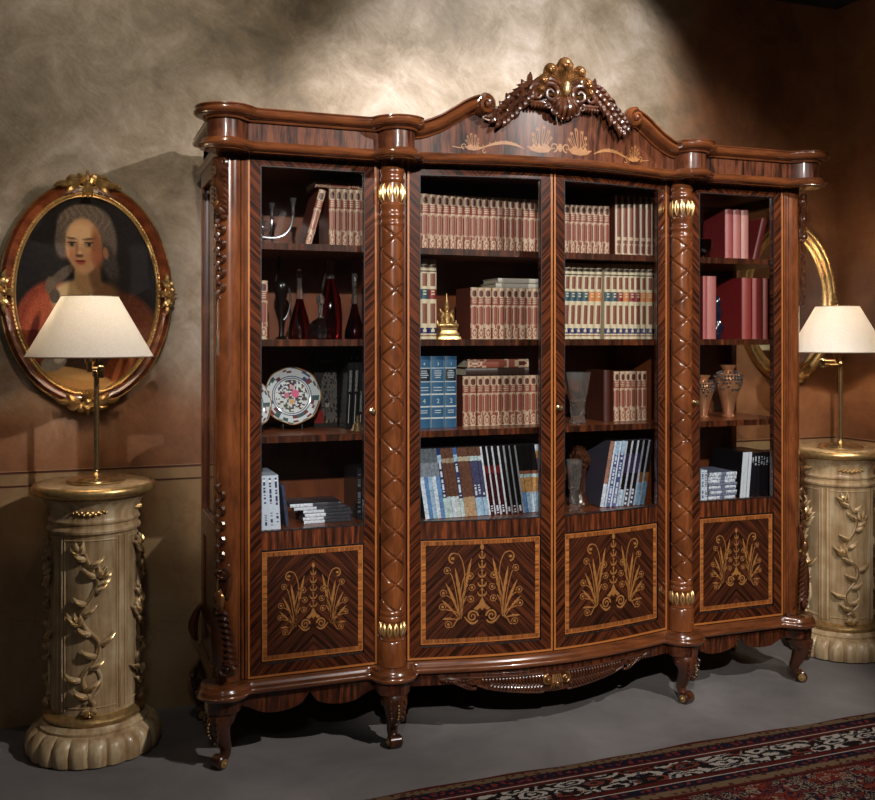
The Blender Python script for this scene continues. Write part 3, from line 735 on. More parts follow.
# corner posts with fluting
def relief(x, y, nx, ny):
    # local (s, h, z) -> world on a post face with outward normal n
    L = sqrt(nx*nx+ny*ny); nx /= L; ny /= L
    return lambda p: (x+nx*p[1]+(-ny)*p[0], y+ny*p[1]+nx*p[0], p[2])
for sg in (-1, 1):
    b = MB(); b.lathe([(.047, .283), (.047, 2.036)], 28, c=(sg*1.152, .035, 0))
    post = b.build('corner_post', M['walnut'], BC, bevel=0)
    MB().box(min(sg*1.145, sg*1.0985), max(sg*1.145, sg*1.0985), .000, .03, .283, 2.036).build('reeded_stile', M['walnut_dark'], post)
    b = MB()
    for xo, r_ in ((1.138, .004), (1.128, .0045), (1.1165, .005), (1.105, .004)): b.tube([(sg*xo, -.004, .290), (sg*xo, -.004, 2.03)], r_, 8)
    b.build('reeding', M['walnut'], post)
    f = relief(sg*1.156, .030, sg*.62, -.78)
    h = .048
    b = MB(); m = -sg
    # top scroll and acanthus
    sp = spiral(m*-.0, 2.005, .017, .004, -pi*.5, m*1.5, 22); b.tube([(s, h+.010+.004*i/22, z) for i, (s, z) in enumerate(sp)], [.0065-.002*i/22 for i in range(23)], 7)
    b.tube([(s, h+.006, z) for s, z in cr([(-m*.012, 2.02), (m*.004, 1.985), (-m*.004, 1.95), (m*.006, 1.91), (0, 1.86), (m*.003, 1.835)], 5)], [.008+.006*abs(sin(i*.35)) for i in range(26)], 8)
    for k in range(8):
        z = 1.985-.018*k; b.tube(bez((-m*.004, h+.006, z), (m*.012, h+.016, z+.004), (m*.020, h+.012, z-.010), (m*.014, h+.004, z-.024), 5), [.003, .007, .007, .006, .004, .0015], 6)
    b.ball((0, h+.012, 1.845), .012, 9, 6, (1, .8, 1.3)); b.ball((m*.008, h+.008, 1.825), .009)
    # slim garlands
    def garland(z0, z1, n):
        for k in range(n):
            z = z0+(z1-z0)*k/n; q = 1 if k % 2 else -1; L = (z0-z1)/n
            b.tube(bez((0, h, z), (q*.010, h+.010, z-L*.2), (q*.011, h+.010, z-L*.8), (q*.001, h+.002, z-L*1.3), 5), [.002, .006, .0065, .006, .004, .001], 6)
            b.ball((q*.008, h+.007, z-L*.5), .0045, 6, 4)
    garland(1.82, 1.56, 11); garland(.945, .67, 11)
    # lower scroll and broad leaf
    sp = spiral(m*.004, .648, .020, .006, pi*.4, -m*1.1, 16); b.tube([(s, h+.008, z) for s, z in sp], .0065, 7)
    b.tube(bez((m*.02, h, .655), (m*.022, h+.010, .61), (m*.012, h+.010, .58), (m*.014, h, .56), 8), [.004, .006, .007, .008, .009, .009, .008, .006, .003], 7)
    for k in range(9):
        z = .525-.020*k; Wd = .014+.0022*k
        b.tube(bez((-m*.010, h+.004, z-.02), (m*Wd*.4, h+.018, z+.012), (m*Wd*1.2, h+.018, z-.002), (m*Wd*1.3, h+.002, z-.022), 6), [.004, .008, .009, .008, .007, .005, .002], 6)
    b.tube(bez((-m*.010, h+.002, .535), (-m*.002, h+.010, .47), (-m*.002, h+.014, .38), (m*.006, h+.004, .29), 12), [.008+.010*sin(pi*i/12) for i in range(13)], 8)
    sp = spiral(m*.016, .335, .022, .005, pi*.5, -m*1.5, 24); b.tube([(s, h+.018, z) for s, z in sp], [.007-.002*i/24 for i in range(25)], 7)
    g = lambda p: f((p[0]*1.6, h+(p[1]-h)*1.2, p[2]))
    lowz = [i for i in range(len(b.v)) if b.v[i][2] < 1.2]; low = set(lowz)
    b.xf(0, g)
    for nm, keep in (('upper_carving', lambda q: q[0] not in low), ('lower_carving', lambda q: q[0] in low)):
        c = MB(); c.v = list(b.v); c.f = [q for q in b.f if keep(q)]
        used = sorted({i for q in c.f for i in q}); mp_ = {o: k for k, o in enumerate(used)}; c.v = [c.v[i] for i in used]; c.f = [tuple(mp_[i] for i in q) for q in c.f]
        c.build(nm, M['carved'], post)
    b = MB()
    for k in range(17): b.ball((-m*(.016+.004*sin(k/16*pi)), h+.004, .505-.0125*k), .0052, 7, 4)
    for k in range(9): b.ball((-m*.020, h+.0, 2.00-.016*k), .0048, 7, 4)
    b.tube(bez((0, h+.004, .595), (0, h+.016, .575), (0, h+.014, .55), (0, h+.006, .52), 6), [.004, .010, .013, .013, .011, .008, .004], 8)
    b.ball((-m*.006, h+.010, 1.865), .010, 8, 5, (1, .7, 1.6))
    low = {i for i in range(len(b.v)) if b.v[i][2] < 1.2}; b.xf(0, g)
    for keep in (lambda q: q[0] not in low, lambda q: q[0] in low):
        c = MB(); fs = [q for q in b.f if keep(q)]; used = sorted({i for q in fs for i in q}); mp_ = {o: k for k, o in enumerate(used)}
        c.v = [b.v[i] for i in used]; c.f = [tuple(mp_[i] for i in q) for q in fs]; c.build('post_gilding', M['bronze_gold'], post)
    # back corner scroll
    b = MB(); b.tube(bez((sg*1.19, .49, .42), (sg*1.215, .49, .38), (sg*1.235, .49, .33), (sg*1.205, .49, .285), 8), [.006, .010, .014, .016, .018, .018, .016, .012, .006], 8)
    b.build('rear_bracket', M['walnut_dark'], post)
# diamond-carved columns
for x in (-.596, .596):
    cy = -.018; r0 = .0415
    b = MB(); rows = []
    z0, z1 = .475, 1.815; nz = 560; na = 72; p = .1015
    for i in range(nz+1):
        z = z0+(z1-z0)*i/nz; row = []
        for k in range(na):
            a = 2*pi*k/na
            u = a/(2*pi)*2; v = (z-z0)/.0931+.5
            d1 = abs(((u+v) % 1)-.5); d2 = abs(((u-v) % 1)-.5)
            g = max(exp(-((.5-d1)/.034)**2) if d1 > .3 else 0, exp(-((.5-d2)/.034)**2) if d2 > .3 else 0)
            rr = r0-.0085*min(1, g*1.3)
            row.append((x+rr*cos(a), cy+rr*sin(a), z))
        rows.append(row)
    b.grid(rows, closed_v=True); colo = b.build('column', M['walnut'], BC)
    b = MB()
    b.lathe([(.040, 1.812), (.0435, 1.818), (.0445, 1.826), (.041, 1.832), (.0405, 1.842), (.0445, 1.848), (.045, 1.856), (.0415, 1.862), (.040, 1.872), (.043, 1.88), (.0435, 1.892), (.039, 1.897), (.039, 1.965), (.0435, 1.970), (.0445, 1.98), (.0415, 1.987), (.040, 1.995), (.0435, 2.002), (.0435, 2.012), (.041, 2.016), (.041, 2.037)], 36, c=(x, cy, 0))
    b.build('capital', M['walnut'], colo)
    b = MB()
    b.lathe([(.048, .283), (.048, .365), (.044, .371), (.045, .376), (.038, .380), (.038, .436), (.045, .440), (.0455, .450), (.0415, .457), (.0445, .463), (.0445, .471), (.041, .476)], 36, c=(x, cy, 0))
    b.build('column_base', M['walnut'], colo)
    for z0, z1, nm in ((1.900, 1.962, 'gilded_leaf_band'), (.384, .434, 'gilded_leaf_band')):
        b = MB()
        for k in range(12):
            a = 2*pi*k/12; H = z1-z0
            for s_ in (-1, 1):
                da = s_*.10
                q = []
                for t in np.linspace(0, 1, 7):
                    aa = a+da*sin(pi*t)*1.3; rr = .041+.0045*sin(pi*t); q.append((x+rr*cos(aa), cy+rr*sin(aa), z1-H*t))
                b.tube(q, [.0012, .0038, .0046, .0048, .0045, .003, .001], 6)
        b.build(nm, M['gold'], colo)

# doors
def door(x0, x1, name='door', knob=None, bend=False):
    xc = (x0+x1)/2; zc = 1.165; z0, z1 = .284, 2.046; hw = (x1-x0)/2
    st = .046; nx = 14 if bend else 1
    B = (lambda p: (p[0], p[1]+bow(p[0]), p[2])) if bend else (lambda p: p)
    gz0, gz1 = .775, 2.002
    pz0, pz1 = .338, .700
    b = MB()
    b.box(x0, x0+st, 0, .022, z0, z1, nx=2); b.box(x1-st, x1, 0, .022, z0, z1, nx=2)
    b.box(x0+st, x1-st, 0, .022, gz1, z1, nx=nx); b.box(x0+st, x1-st, 0, .022, z0, pz0-.012, nx=nx)
    b.xf(0, B); d = b.build(name, M['veneer_diamond'], BC, ox=(xc, 0, zc))
    off = lambda o: (o[0]-xc, o[1], o[2]-zc)
    def sub(bb, nm, mat, org=None, bev=0):
        bb.xf(0, B)
        if org is None: org = (xc, 0, zc)
        bb.v = [(a-org[0], c-org[1], e-org[2]) for a, c, e in bb.v]
        return put(nm, bb.mesh(nm, mat), d, off(org), bevel=bev)
    sub(MB().box(x0+st, x1-st, .0015, .0215, pz1+.010, gz0, nx=nx), 'middle_rail', M['veneer_v'])
    # inlaid lower panel, slightly sunk
    sub(MB().box(x0+st+.001, x1-st-.001, .006, .020, pz0-.011, pz1+.009, nx=nx), 'lower_panel', M['veneer_chevron'], (xc, 0, (pz0+pz1)/2))
    # crossbanded border
    a0, a1 = x0+st+.006, x1-st-.006; bw = .014
    for q0, q1, r0_, r1_, mt, nn in ((a0, a1, pz1-bw, pz1, 'border', nx), (a0, a1, pz0, pz0+bw, 'border', nx), (a0, a0+bw, pz0+bw, pz1-bw, 'border_h', 1), (a1-bw, a1, pz0+bw, pz1-bw, 'border_h', 1)):
        sub(MB().box(q0, q1, .0048, .0065, r0_, r1_, nx=nn), 'border_banding', M[mt])
    bb = MB()
    def frame(u0, u1, v0, v1, wd, y0, y1):
        bb.box(u0, u1, y0, y1, v1-wd, v1, nx=nx); bb.box(u0, u1, y0, y1, v0, v0+wd, nx=nx)
        bb.box(u0, u0+wd, y0, y1, v0+wd, v1-wd); bb.box(u1-wd, u1, y0, y1, v0+wd, v1-wd)
    frame(x0, x1, z0, z1, .0065, -.003, -.0001)
    frame(a0-.003, a1+.003, pz0-.003, pz1+.003, .003, .0035, .0064)
    sub(bb, 'stringing', M['stringing'])
    bb = MB(); frame(x0+st-.003, x1-st+.003, gz0-.003, gz1+.003, .003, -.0012, .004); frame(x0+st-.0015, x1-st+.0015, pz0-.0125, pz1+.0105, .0015, -.001, .006)
    sub(bb, 'sight_edge', M['black'])
    bb = MB(); bb.box(x0+st, x1-st, .012, .015, gz0, gz1, nx=nx); sub(bb, 'glass_pane', M['pane'])
    # marquetry palmette
    bb = MB(); s = (a1-a0)/.37*.96; pc = ((a0+a1)/2, (pz0+pz1)/2)
    for sg in (-1, 1):
        sp = spiral(.034, -.085, .020, .003, 0, 1.6, 30); sp = [(sg*(.034-(x-.034)), z) for x, z in sp]
        bb.strip(sp, [.0065-.0035*i/30 for i in range(31)])
        bb.strip([(sg*x, z) for x, z in bez((.015, -.098), (.03, -.118), (.05, -.105), (.062, -.085), 8)], [.004, .006, .007, .008, .008, .006, .005, .004, .003])
        # inner eye stems
        for k, (ex, ez) in enumerate(((.042, .048), (.036, .010), (.040, -.028))):
            bb.strip([(sg*x, z) for x, z in bez((.072, -.085), (.085-.008*k, -.02-.02*k), (.07, ez-.01), (ex+.014, ez+.010), 12)], .0032)
            bb.strip([(sg*(ex+.011*cos(q)), ez+.010*sin(q)) for q in np.linspace(.6, 2*pi+.1, 14)], .0024)
            bb.disc(sg*ex, ez, .0048, n=8)
        # outer eye stems
        for k, (ex, ez) in enumerate(((.122, .068), (.135, -.005), (.138, -.050), (.118, -.108), (.122, -.078))):
            bb.strip([(sg*x, z) for x, z in bez((.078, -.092), (.085, -.03+(-.03)*k*.5), (.10, ez-.018), (ex-.010, ez-.008), 12)], .003)
            if k < 4:
                bb.strip([(sg*(ex+.011*cos(q)), ez+.010*sin(q)) for q in np.linspace(-2.3, 3.4, 14)], .0024); bb.disc(sg*ex, ez, .0048, n=8)
        # tall hooked stem at the top
        bb.strip([(sg*x, z) for x, z in bez((.074, -.09), (.060, 0), (.05, .09), (.085, .122), 14)+spiral(.100, .105, .021, .012, pi*.75, -.62, 12)], [.003]*15+[.003+.003*i/12 for i in range(13)])
        bb.disc(sg*.103, .107, .007, n=8, sz=.7)
        # leaves
        for p0, p1, p2, p3, w_ in (((.076, -.08), (.072, -.02), (.085, .02), (.094, .075), .011), ((.080, -.085), (.09, -.05), (.105, -.01), (.128, .028), .009), ((.066, -.03), (.055, .02), (.050, .06), (.038, .105), .009), ((.082, -.09), (.10, -.065), (.12, -.045), (.140, -.028), .007), ((.084, -.095), (.10, -.09), (.12, -.088), (.138, -.09), .007)):
            n = 12; bb.strip([(sg*x, z) for x, z in bez(p0, p1, p2, p3, n)], [.0015+w_*sin(pi*(i/n)**1.5)*(1-.3*(i % 2)) for i in range(n+1)])
    bb.prism([(-.03, -.060), (-.012, -.045), (0, -.022), (.012, -.045), (.03, -.060), (.018, -.066), (.008, -.058), (0, -.066), (-.008, -.058), (-.018, -.066)], -.0008, .0008)
    for k in range(5):
        z = -.01+.031*k; q = 1-.08*k
        bb.strip([(0, z-.012), (0, z), (0, z+.014)], [.002, .004, .002]); bb.disc(0, z+.012, .0048*q, n=8)
        for sg in (-1, 1): bb.strip([(sg*x, zz) for x, zz in bez((0, z-.008), (.008*q, z-.010), (.015*q, z-.004), (.017*q, z+.006), 6)], [.003, .006, .006, .005, .004, .003, .001])
    bb.disc(0, .142, .007, n=6, sz=1.5)
    bb.xf(0, lambda p: (pc[0]+p[0]*s*.92, .0058+p[1], pc[1]+.002+p[2]*s*.98))
    sub(bb, 'marquetry', M['marquetry'])
    if knob:
        kx = x0+.018 if knob < 0 else x1-.018
        yk = bow(kx) if bend else 0
        bb = MB(); bb.lathe([(.010, -.001), (.009, -.004), (.004, -.006), (.0035, -.014), (.008, -.018), (.0095, -.024), (.006, -.029), (.001, -.030)], 14, c=(kx, yk, zc+.005), axis='y')
        bb.v = [(a-xc, c, e-zc) for a, c, e in bb.v]; put('door_knob', bb.mesh('door_knob', M['brass']), d)
    return d
door(-1.098, -.648, knob=1)
door(-.536, -.003, bend=True)
door(.003, .536, bend=True, knob=-1)
door(.648, 1.098, knob=-1)
# slim uprights flanking the columns
for x in (-.642, -.546, .546, .642):
    b = MB(); b.box(x-.0045 if abs(x) > .6 else x-.008, x+.0045 if abs(x) > .6 else x+.008, .002, .03, .283, 2.036); b.build('upright', M['walnut_dark'], BC)

# ------------------------------------------------------------------ pedestals
M['cream_paint'] = None
def cream():
    t = NT('antiqued_cream_paint'); X, Y, Z = t.xyz()
    f = t.noise(t.vec(t.M('MULTIPLY', X, 40), t.M('MULTIPLY', Y, 40), t.M('MULTIPLY', Z, 3)), 1, 4, .6)
    g = t.noise(t.vec(X, Y, Z), 9, 4, .6)
    ff = t.M('ADD', t.M('MULTIPLY', f, .6), t.M('MULTIPLY', g, .4))
    col = t.ramp(ff, [(.33, rgb(134,104,68)), (.5, rgb(178,150,112)), (.65, rgb(208,188,152))])
    return t.pbr(col, .38, 0, .25, t.bump(ff, .15, .002))
M['cream_paint'] = cream()
def pedestal(cx, cy, ang, label):
    P = empty('column_pedestal', (cx, cy, 0), label, 'pedestal', ang, 'carved cream pedestals beside the bookcase')
    n = 72; r = .143
    b = MB()
    prof = [(r, .150), (r, .755), (r+.002, .758), (r+.012, .764), (r+.014, .772), (r+.010, .780), (r+.004, .783), (r+.004, .792), (r+.010, .797), (r+.011, .803), (r+.006, .808), (r+.004, .815), (r+.006, .835), (r+.014, .855), (r+.028, .872), (r+.038, .880), (r+.038, .884)]
    def rf(rr, z, a):
        if .16 < z < .75: return rr
        return rr
    b.lathe(prof, n, rf)
    # raised fillets framing four panels, corner strips
    for q in range(4):
        a0 = q*pi/2
        for da in (-.70, .70, -.62, .62):
            a = a0+da; wdt = .003 if abs(da) < .65 else .0045
            b.tube([((r+.001)*cos(a), (r+.001)*sin(a), z) for z in np.linspace(.165, .752, 12)], wdt, 6)
        for z in (.178, .742):
            b.tube([((r+.001)*cos(a0+d), (r+.001)*sin(a0+d), z) for d in np.linspace(-.62, .62, 14)], .003, 6)
    b.build('shaft', M['cream_paint'], P)
    b = MB(); b.lathe([(.12, .884), (.188, .884), (.196, .890), (.198, .899), (.198, .914), (.192, .919), (.188, .922), (.0, .922)], n, cap=False); b.build('top', M['cream_paint'], P)
    b = MB(); b.lathe([(.192, .888), (.202, .891), (.207, .898), (.208, .906), (.206, .914), (.200, .920), (.194, .9215)], n, cap=False); b.build('gilded_rim', M['gold'], P)
    b = MB(); b.lathe([(r+.002, .118), (r+.020, .120), (r+.027, .127), (r+.027, .134), (r+.020, .142), (r+.006, .148), (r-.002, .152)], n, cap=False); b.build('gilded_ring', M['gold'], P)
    # gadrooned foot
    b = MB(); N = 22
    def lob(rr, z, a):
        k = abs(sin(a*N/2))**.55; t = sin(pi*min(1, max(0, z/.095)))
        return rr-.018*(1-k)*(.4+.6*t)
    b.lathe([(.205, .0), (.222, .006), (.227, .022), (.229, .045), (.222, .068), (.208, .086), (.190, .094), (.178, .096)], N*10, lob)
    b.lathe([(.182, .094), (.184, .104), (.176, .110), (.170, .119), (.14, .120)], n); b.build('gadrooned_foot', M['cream_paint'], P)
    # flowering vines, one on each panel
    def vine(b, a0, gold):
        m0 = b.mark(); h = .0
        stem = cr([(.012, .190), (-.010, .235), (-.022, .285), (.018, .345), (.026, .40), (-.018, .455), (-.026, .50), (.010, .56), (.022, .61), (-.004, .665), (-.016, .70)], 6)
        N_ = len(stem)
        if not gold:
            b.tube([(s, .004, z) for s, z in stem], [.0095-.003*i/N_ for i in range(N_)], 7)
            b.tube([(s, .004, z) for s, z in cr([(-.016, .195), (.030, .24), (.032, .29), (.012, .32)], 6)], [.006]*19, 7)
        else:
            b.tube([(s, .0115, z) for s, z in stem], .0034, 5)
        def lf(s, z, ang, L, W):
            L *= 1.45; W *= 1.5
            a = radians(ang); c, si = cos(a), sin(a); q = []
            for i in range(8):
                t = i/7; bend = .22*L*sin(pi*t)
                q.append((s+c*L*t, .004+.012*sin(pi*t*.9), z+si*L*t-bend*.5))
            if gold: b.tube([(x, y+W*.75, zz) for x, y, zz in q[1:7]], [W*.42*v for v in (.6, 1, 1.1, 1, .7, .3)], 5)
            else: b.tube(q, [W*v for v in (.4, .8, 1, 1, .85, .65, .4, .1)], 7)
        for i, (k, ang, L) in enumerate(((4, 150, .040), (7, 35, .042), (11, 160, .045), (15, 30, .040), (19, 155, .038), (23, 40, .048), (27, 150, .036), (31, 145, .045), (35, 35, .044), (39, 150, .034), (43, 40, .040), (46, 30, .036), (49, 140, .036), (53, 35, .038), (56, 150, .034))):
            s, z = stem[min(k, N_-1)]; lf(s, z, ang, L, .0078)
        for k, sg in ((30, -1), (58, -1), (48, 1)):
            s, z = stem[min(k, N_-1)]
            for d in (-35, 0, 35): lf(s+sg*.012, z+.008, (115 if sg < 0 else 65)+d, .030, .0075)
        for dd in (150, 120, 90, 60, 30): lf(.0, .182, dd+180, .022, .007)
        rr_ = r
        b.xf(m0, lambda p: ((rr_+p[1])*cos(a0+p[0]/rr_), (rr_+p[1])*sin(a0+p[0]/rr_), p[2]))
    for q in range(4):
        b = MB(); vine(b, q*pi/2, False); v = b.build('vine_carving', M['cream_paint'], P)
        b = MB(); vine(b, q*pi/2, True); b.build('vine_gilding', M['gold'], v)
    # little garlands under the rim
    for q in range(4):
        a0 = q*pi/2; b = MB()
        for k in range(-6, 7):
            a = a0+k*.058; z = .838-.006*(1-(k/6)**2)+(.003 if k % 2 else -.002); rr_ = r+.010
            b.ball((rr_*cos(a), rr_*sin(a), z), .0085-.0006*abs(k), 7, 5)
        b.build('garland', M['gold'], P)
    return P
cam_ang = lambda x, y: atan2(-3.324-y, -1.663-x)
PL = (-1.574, .350); PR = (1.652, .285)
pedestal(*PL, cam_ang(*PL)-.10, 'carved cream and gold column pedestal left of the bookcase under the portrait')
pedestal(*PR, cam_ang(*PR)+.36, 'carved cream and gold column pedestal right of the bookcase below the oval mirror')

# ------------------------------------------------------------------ lamps
def fabric():
    t = NT('white_pleated_lampshade_fabric'); tc = t.n('ShaderNodeTexCoord')
    f = t.noise(tc.outputs['Object'], 160, 3); col = t.ramp(f, [(.3, rgb(240,236,228)), (.7, rgb(250,248,244))])
    d = t.n('ShaderNodeBsdfDiffuse'); t.L(col, d.inputs[0]); tr = t.n('ShaderNodeBsdfTranslucent'); t.L(col, tr.inputs[0])
    m = t.n('ShaderNodeMixShader'); m.inputs[0].default_value = .5; t.L(d.outputs[0], m.inputs[1]); t.L(tr.outputs[0], m.inputs[2]); t.L(m.outputs[0], t.out.inputs[0])
    return t.m
M['shade'] = fabric()
def bulbm(strength):
    t = NT('glowing_bulb_glass'); e = t.n('ShaderNodeEmission'); e.inputs[0].default_value = (1, .77, .54, 1); e.inputs[1].default_value = strength; t.L(e.outputs[0], t.out.inputs[0]); return t.m
def table_lamp(px, py, dx, dy, elbow, label, watts):
    z0 = .9225; L = empty('table_lamp', (px, py, z0), label, 'lamp', 0, 'brass swing arm lamps on the pedestals')
    b = MB(); b.lathe([(.094, 0), (.098, .003), (.099, .008), (.096, .012), (.088, .014), (.080, .019), (.060, .023), (.020, .026), (.012, .034), (.008, .040), (.0075, .043)], 40); b.build('base', M['brass'], L)
    b = MB(); b.lathe([(.0092, .042), (.0092, .366), (.013, .368), (.014, .373), (.014, .388), (.010, .393), (.004, .396)], 16); b.build('pole', M['brass'], L)
    # swing arm
    b = MB(); zA = .380; ex, ey = elbow
    b.tube([(0, 0, zA), (ex, ey, zA)], .0058, 8); b.lathe([(.010, zA-.014), (.012, zA-.010), (.012, zA+.024), (.008, zA+.028)], 14, c=(ex, ey, 0))
    b.tube([(ex, ey, zA+.018), (dx, dy, zA+.018)], .0055, 8); b.lathe([(.009, zA+.006), (.0115, zA+.010), (.011, zA+.030), (.018, zA+.040), (.019, zA+.056), (.010, zA+.062), (.008, zA+.11)], 16, c=(dx, dy, 0))
    b.build('swing_arm', M['brass'], L)
    b = MB(); b.lathe([(.014, .485), (.016, .49), (.0165, .54), (.012, .545)], 16, c=(dx, dy, 0)); b.build('socket', M['brass'], L)
    b = MB(); b.ball((dx, dy, .575), .026, 14, 10, (1, 1, 1.25)); b.build('bulb', bulbm(watts), L)
    zb, zt = .4375, .645
    b = MB(); n = 64; T = .0012
    b.lathe([(.210, zb), (.093, zt), (.093-T, zt), (.210-T, zb), (.210, zb)], n, c=(dx, dy, 0), cap=False); sh = b.build('lamp_shade', M['shade'], L)
    b = MB()
    b.tube([(dx+.2105*cos(a), dy+.2105*sin(a), zb+.001) for a in np.linspace(0, 2*pi, 65)], .0022, 6); b.tube([(dx+.0935*cos(a), dy+.0935*sin(a), zt) for a in np.linspace(0, 2*pi, 49)], .0018, 6)
    b.build('shade_trim', M['shade_trim'], sh)
    b = MB(); zs = zt-.012
    for k in range(3):
        a = k*2*pi/3+.4; b.tube([(dx, dy, zs-.006), (dx+.0925*cos(a), dy+.0925*sin(a), zt-.001)], .0013, 5)
    b.tube([(dx, dy, .60), (dx, dy, zt+.012)], .002, 6); b.ball((dx, dy, zt+.006), .006, 8, 6)
    b.tube([(dx+.02, dy, .47), (dx+.028, dy, .44), (dx+.028, dy, .34)], .0008, 4); b.ball((dx+.028, dy, .337), .003, 6, 5)
    b.build('pull_chain', M['brass'], L)
M['shade_trim'] = simple('brown_shade_binding', rgb(120,98,70), .5)
def cord(pts, label):
    b = MB(); b.tube(cr(pts, 8), .0028, 6); tag(b.build('lamp_cord', simple('lamp_flex', rgb(60,45,30), .5)), label, 'cord')
table_lamp(PL[0]+.006, PL[1]-.02, -.022, -.060, (.012, -.075), 'brass lamp with white shade standing in front of the portrait', LAMP_W[0])
table_lamp(PR[0]-.018, PR[1]-.03, -.046, -.030, (-.092, .012), 'brass lamp with white shade at right beside the mirror', LAMP_W[1])

# ------------------------------------------------------------------ portrait and mirror
def oval_sweep(b, a, c, prof, n=96, y0=YW):
    # prof: (outward offset from the ellipse a x c, distance in front of the wall)
    rows = []
    for k in range(n):
        t = 2*pi*k/n; x, z = a*cos(t), c*sin(t); nx, nz = cos(t)/a, sin(t)/c; L = sqrt(nx*nx+nz*nz); nx /= L; nz /= L
        rows.append([(x+nx*o, -d, z+nz*o) for o, d in prof])
    b.grid(rows, closed_u=True, closed_v=True)
def ell(a, c, t, o=0):
    x, z = a*cos(t), c*sin(t); nx, nz = cos(t)/a, sin(t)/c; L = sqrt(nx*nx+nz*nz); return x+nx/L*o, z+nz/L*o
def hsh(x, y):
    v = sin(x*127.1+y*311.7)*43758.5453; return v-floor(v)
def vnoise(x, y):
    xi, yi = floor(x), floor(y); fx, fy = x-xi, y-yi; fx = fx*fx*(3-2*fx); fy = fy*fy*(3-2*fy)
    return (hsh(xi, yi)*(1-fx)+hsh(xi+1, yi)*fx)*(1-fy)+(hsh(xi, yi+1)*(1-fx)+hsh(xi+1, yi+1)*fx)*fy
def portrait_colour(px, py):
    # px, py in picture units: 143 wide, 195 tall, centre (87, 294), y downwards
    n1 = vnoise(px*.35, py*.35); n2 = vnoise(px*1.1, py*1.1)
    c = [26+9*n1, 22+8*n1, 20+7*n1]
    if px > 95: k = min(1, (px-95)/30)*(1 if py < 300 else .3); c = [c[0]+5*k, c[1]+6*k, c[2]+9*k]
    def lay(f, col, wn=8):
        f = max(0, min(1, f))
        for i in range(3): c[i] = c[i]*(1-f)+(col[i]+wn*(n2-.5)*2)*f
    def E(cx, cy, rx, ry, rot=0, soft=.25):
        a = radians(rot); dx, dy = px-cx, py-cy; u = (dx*cos(a)+dy*sin(a))/rx; v = (-dx*sin(a)+dy*cos(a))/ry
        return (1-sqrt(u*u+v*v))/soft+.5
    # robe and shoulders
    lay(E(124, 332, 34, 42, -25, .15), (84, 44, 30), 12); lay(E(134, 322, 20, 26, -30, .3), (104, 56, 36), 12)
    lay(E(46, 322, 30, 42, 22, .12), (128, 56, 36), 14); lay(E(40, 318, 13, 28, 24, .4), (160, 78, 52), 14)
    lay(E(52, 330, 5, 22, 30, .5), (176, 108, 84), 10); lay(E(34, 335, 4, 22, 15, .5), (92, 36, 26), 8)
    lay(E(88, 345, 34, 52, 0, .15), (66, 46, 36), 8)                       # bodice
    lay(E(84, 300, 27, 21, 0, .2), (172, 140, 98), 6); lay(E(66, 300, 14, 16, 0, .4), (184, 154, 112), 6)     # chest
    lay(E(104, 298, 13, 15, 40, .5), (112, 78, 50), 6)
    lay(E(86, 276, 12, 20, 0, .2), (158, 124, 86), 6); lay(E(94, 276, 6, 18, -10, .6), (112, 82, 56), 6)    # neck
    # hair
    hc = (100, 86, 74)
    lay(E(84, 227, 27, 21, 0, .15), hc, 14); lay(E(103, 240, 13, 26, -8, .25), (98, 86, 78), 12); lay(E(64, 240, 9, 20, 5, .25), (90, 78, 68), 12)
    lay(E(108, 262, 8, 20, -20, .5), (66, 60, 58), 14)
    lay(E(62, 276, 5, 15, 50, .3), (86, 74, 62), 10); lay(E(51, 287, 5, 9, 0, .3), (100, 86, 70), 12); lay(E(55, 297, 5, 7, 0, .3), (80, 68, 58), 12)
    s = sin(px*.9+3*sin(py*.25)); 
    if E(84, 227, 26, 20) > .4 and py < 232: lay(.25 if s > .3 else 0, (150, 134, 120), 5)
    # face
    lay(E(83, 247, 17.5, 27, -4, .12), (186, 142, 104), 5); lay(E(80, 236, 13, 11, 0, .6), (206, 168, 128), 4)
    lay(E(96, 250, 5.5, 20, -4, .7), (142, 92, 62), 5); lay(E(95, 258, 7, 6, 0, .9)*.5, (172, 98, 70), 4); lay(E(70, 256, 5, 6, 0, .9)*.35, (182, 112, 84), 4)
    lay(E(105, 254, 2.5, 6, -8, .4), (150, 100, 76), 4)
    for ex in (71.5, 88.5):
        lay(E(ex, 245.5, 5.2, 3.6, 0, .6)*.6, (122, 88, 66), 3); lay(E(ex, 246, 3.6, 1.6, 0, .3), (140, 116, 94), 2); lay(E(ex, 246, 1.7, 1.7, 0, .3), (42, 36, 34), 2); lay(E(ex, 244.3, 4.4, .9, 0, .4), (54, 38, 30), 2)
    lay(E(71, 240.2, 5.2, 1.2, 8, .5), (112,82,62), 2); lay(E(88.5, 240.6, 6.6, 1.2, -6, .5), (108,78,60), 2)
    lay(E(76.5, 250, 1.4, 8, 6, .9)*.6, (140, 98, 72), 2); lay(E(79, 257.2, 3.8, 1.5, 0, .6), (98, 62, 48), 2); lay(E(79.5, 254, 2, 2, 0, .7)*.6, (212, 174, 140), 2)
    lay(E(80, 262.5, 5.6, 1.5, 0, .4), (140, 58, 48), 2); lay(E(80.5, 264.6, 4.2, 1.5, 0, .5), (166, 84, 70), 2); lay(E(80, 263.2, 4.6, .5, 0, .5), (78, 30, 28), 1)
    lay(E(82, 272, 8, 4, 0, .8)*.35, (204, 160, 124), 2)
    # lower part: sleeve, forearm, folds
    lay(E(122, 372, 18, 20, 20, .15), (120, 58, 32), 14); lay(E(116, 372, 3, 16, 20, .5), (178, 104, 60), 6); lay(E(128, 366, 3, 14, 20, .5), (160, 90, 52), 6)
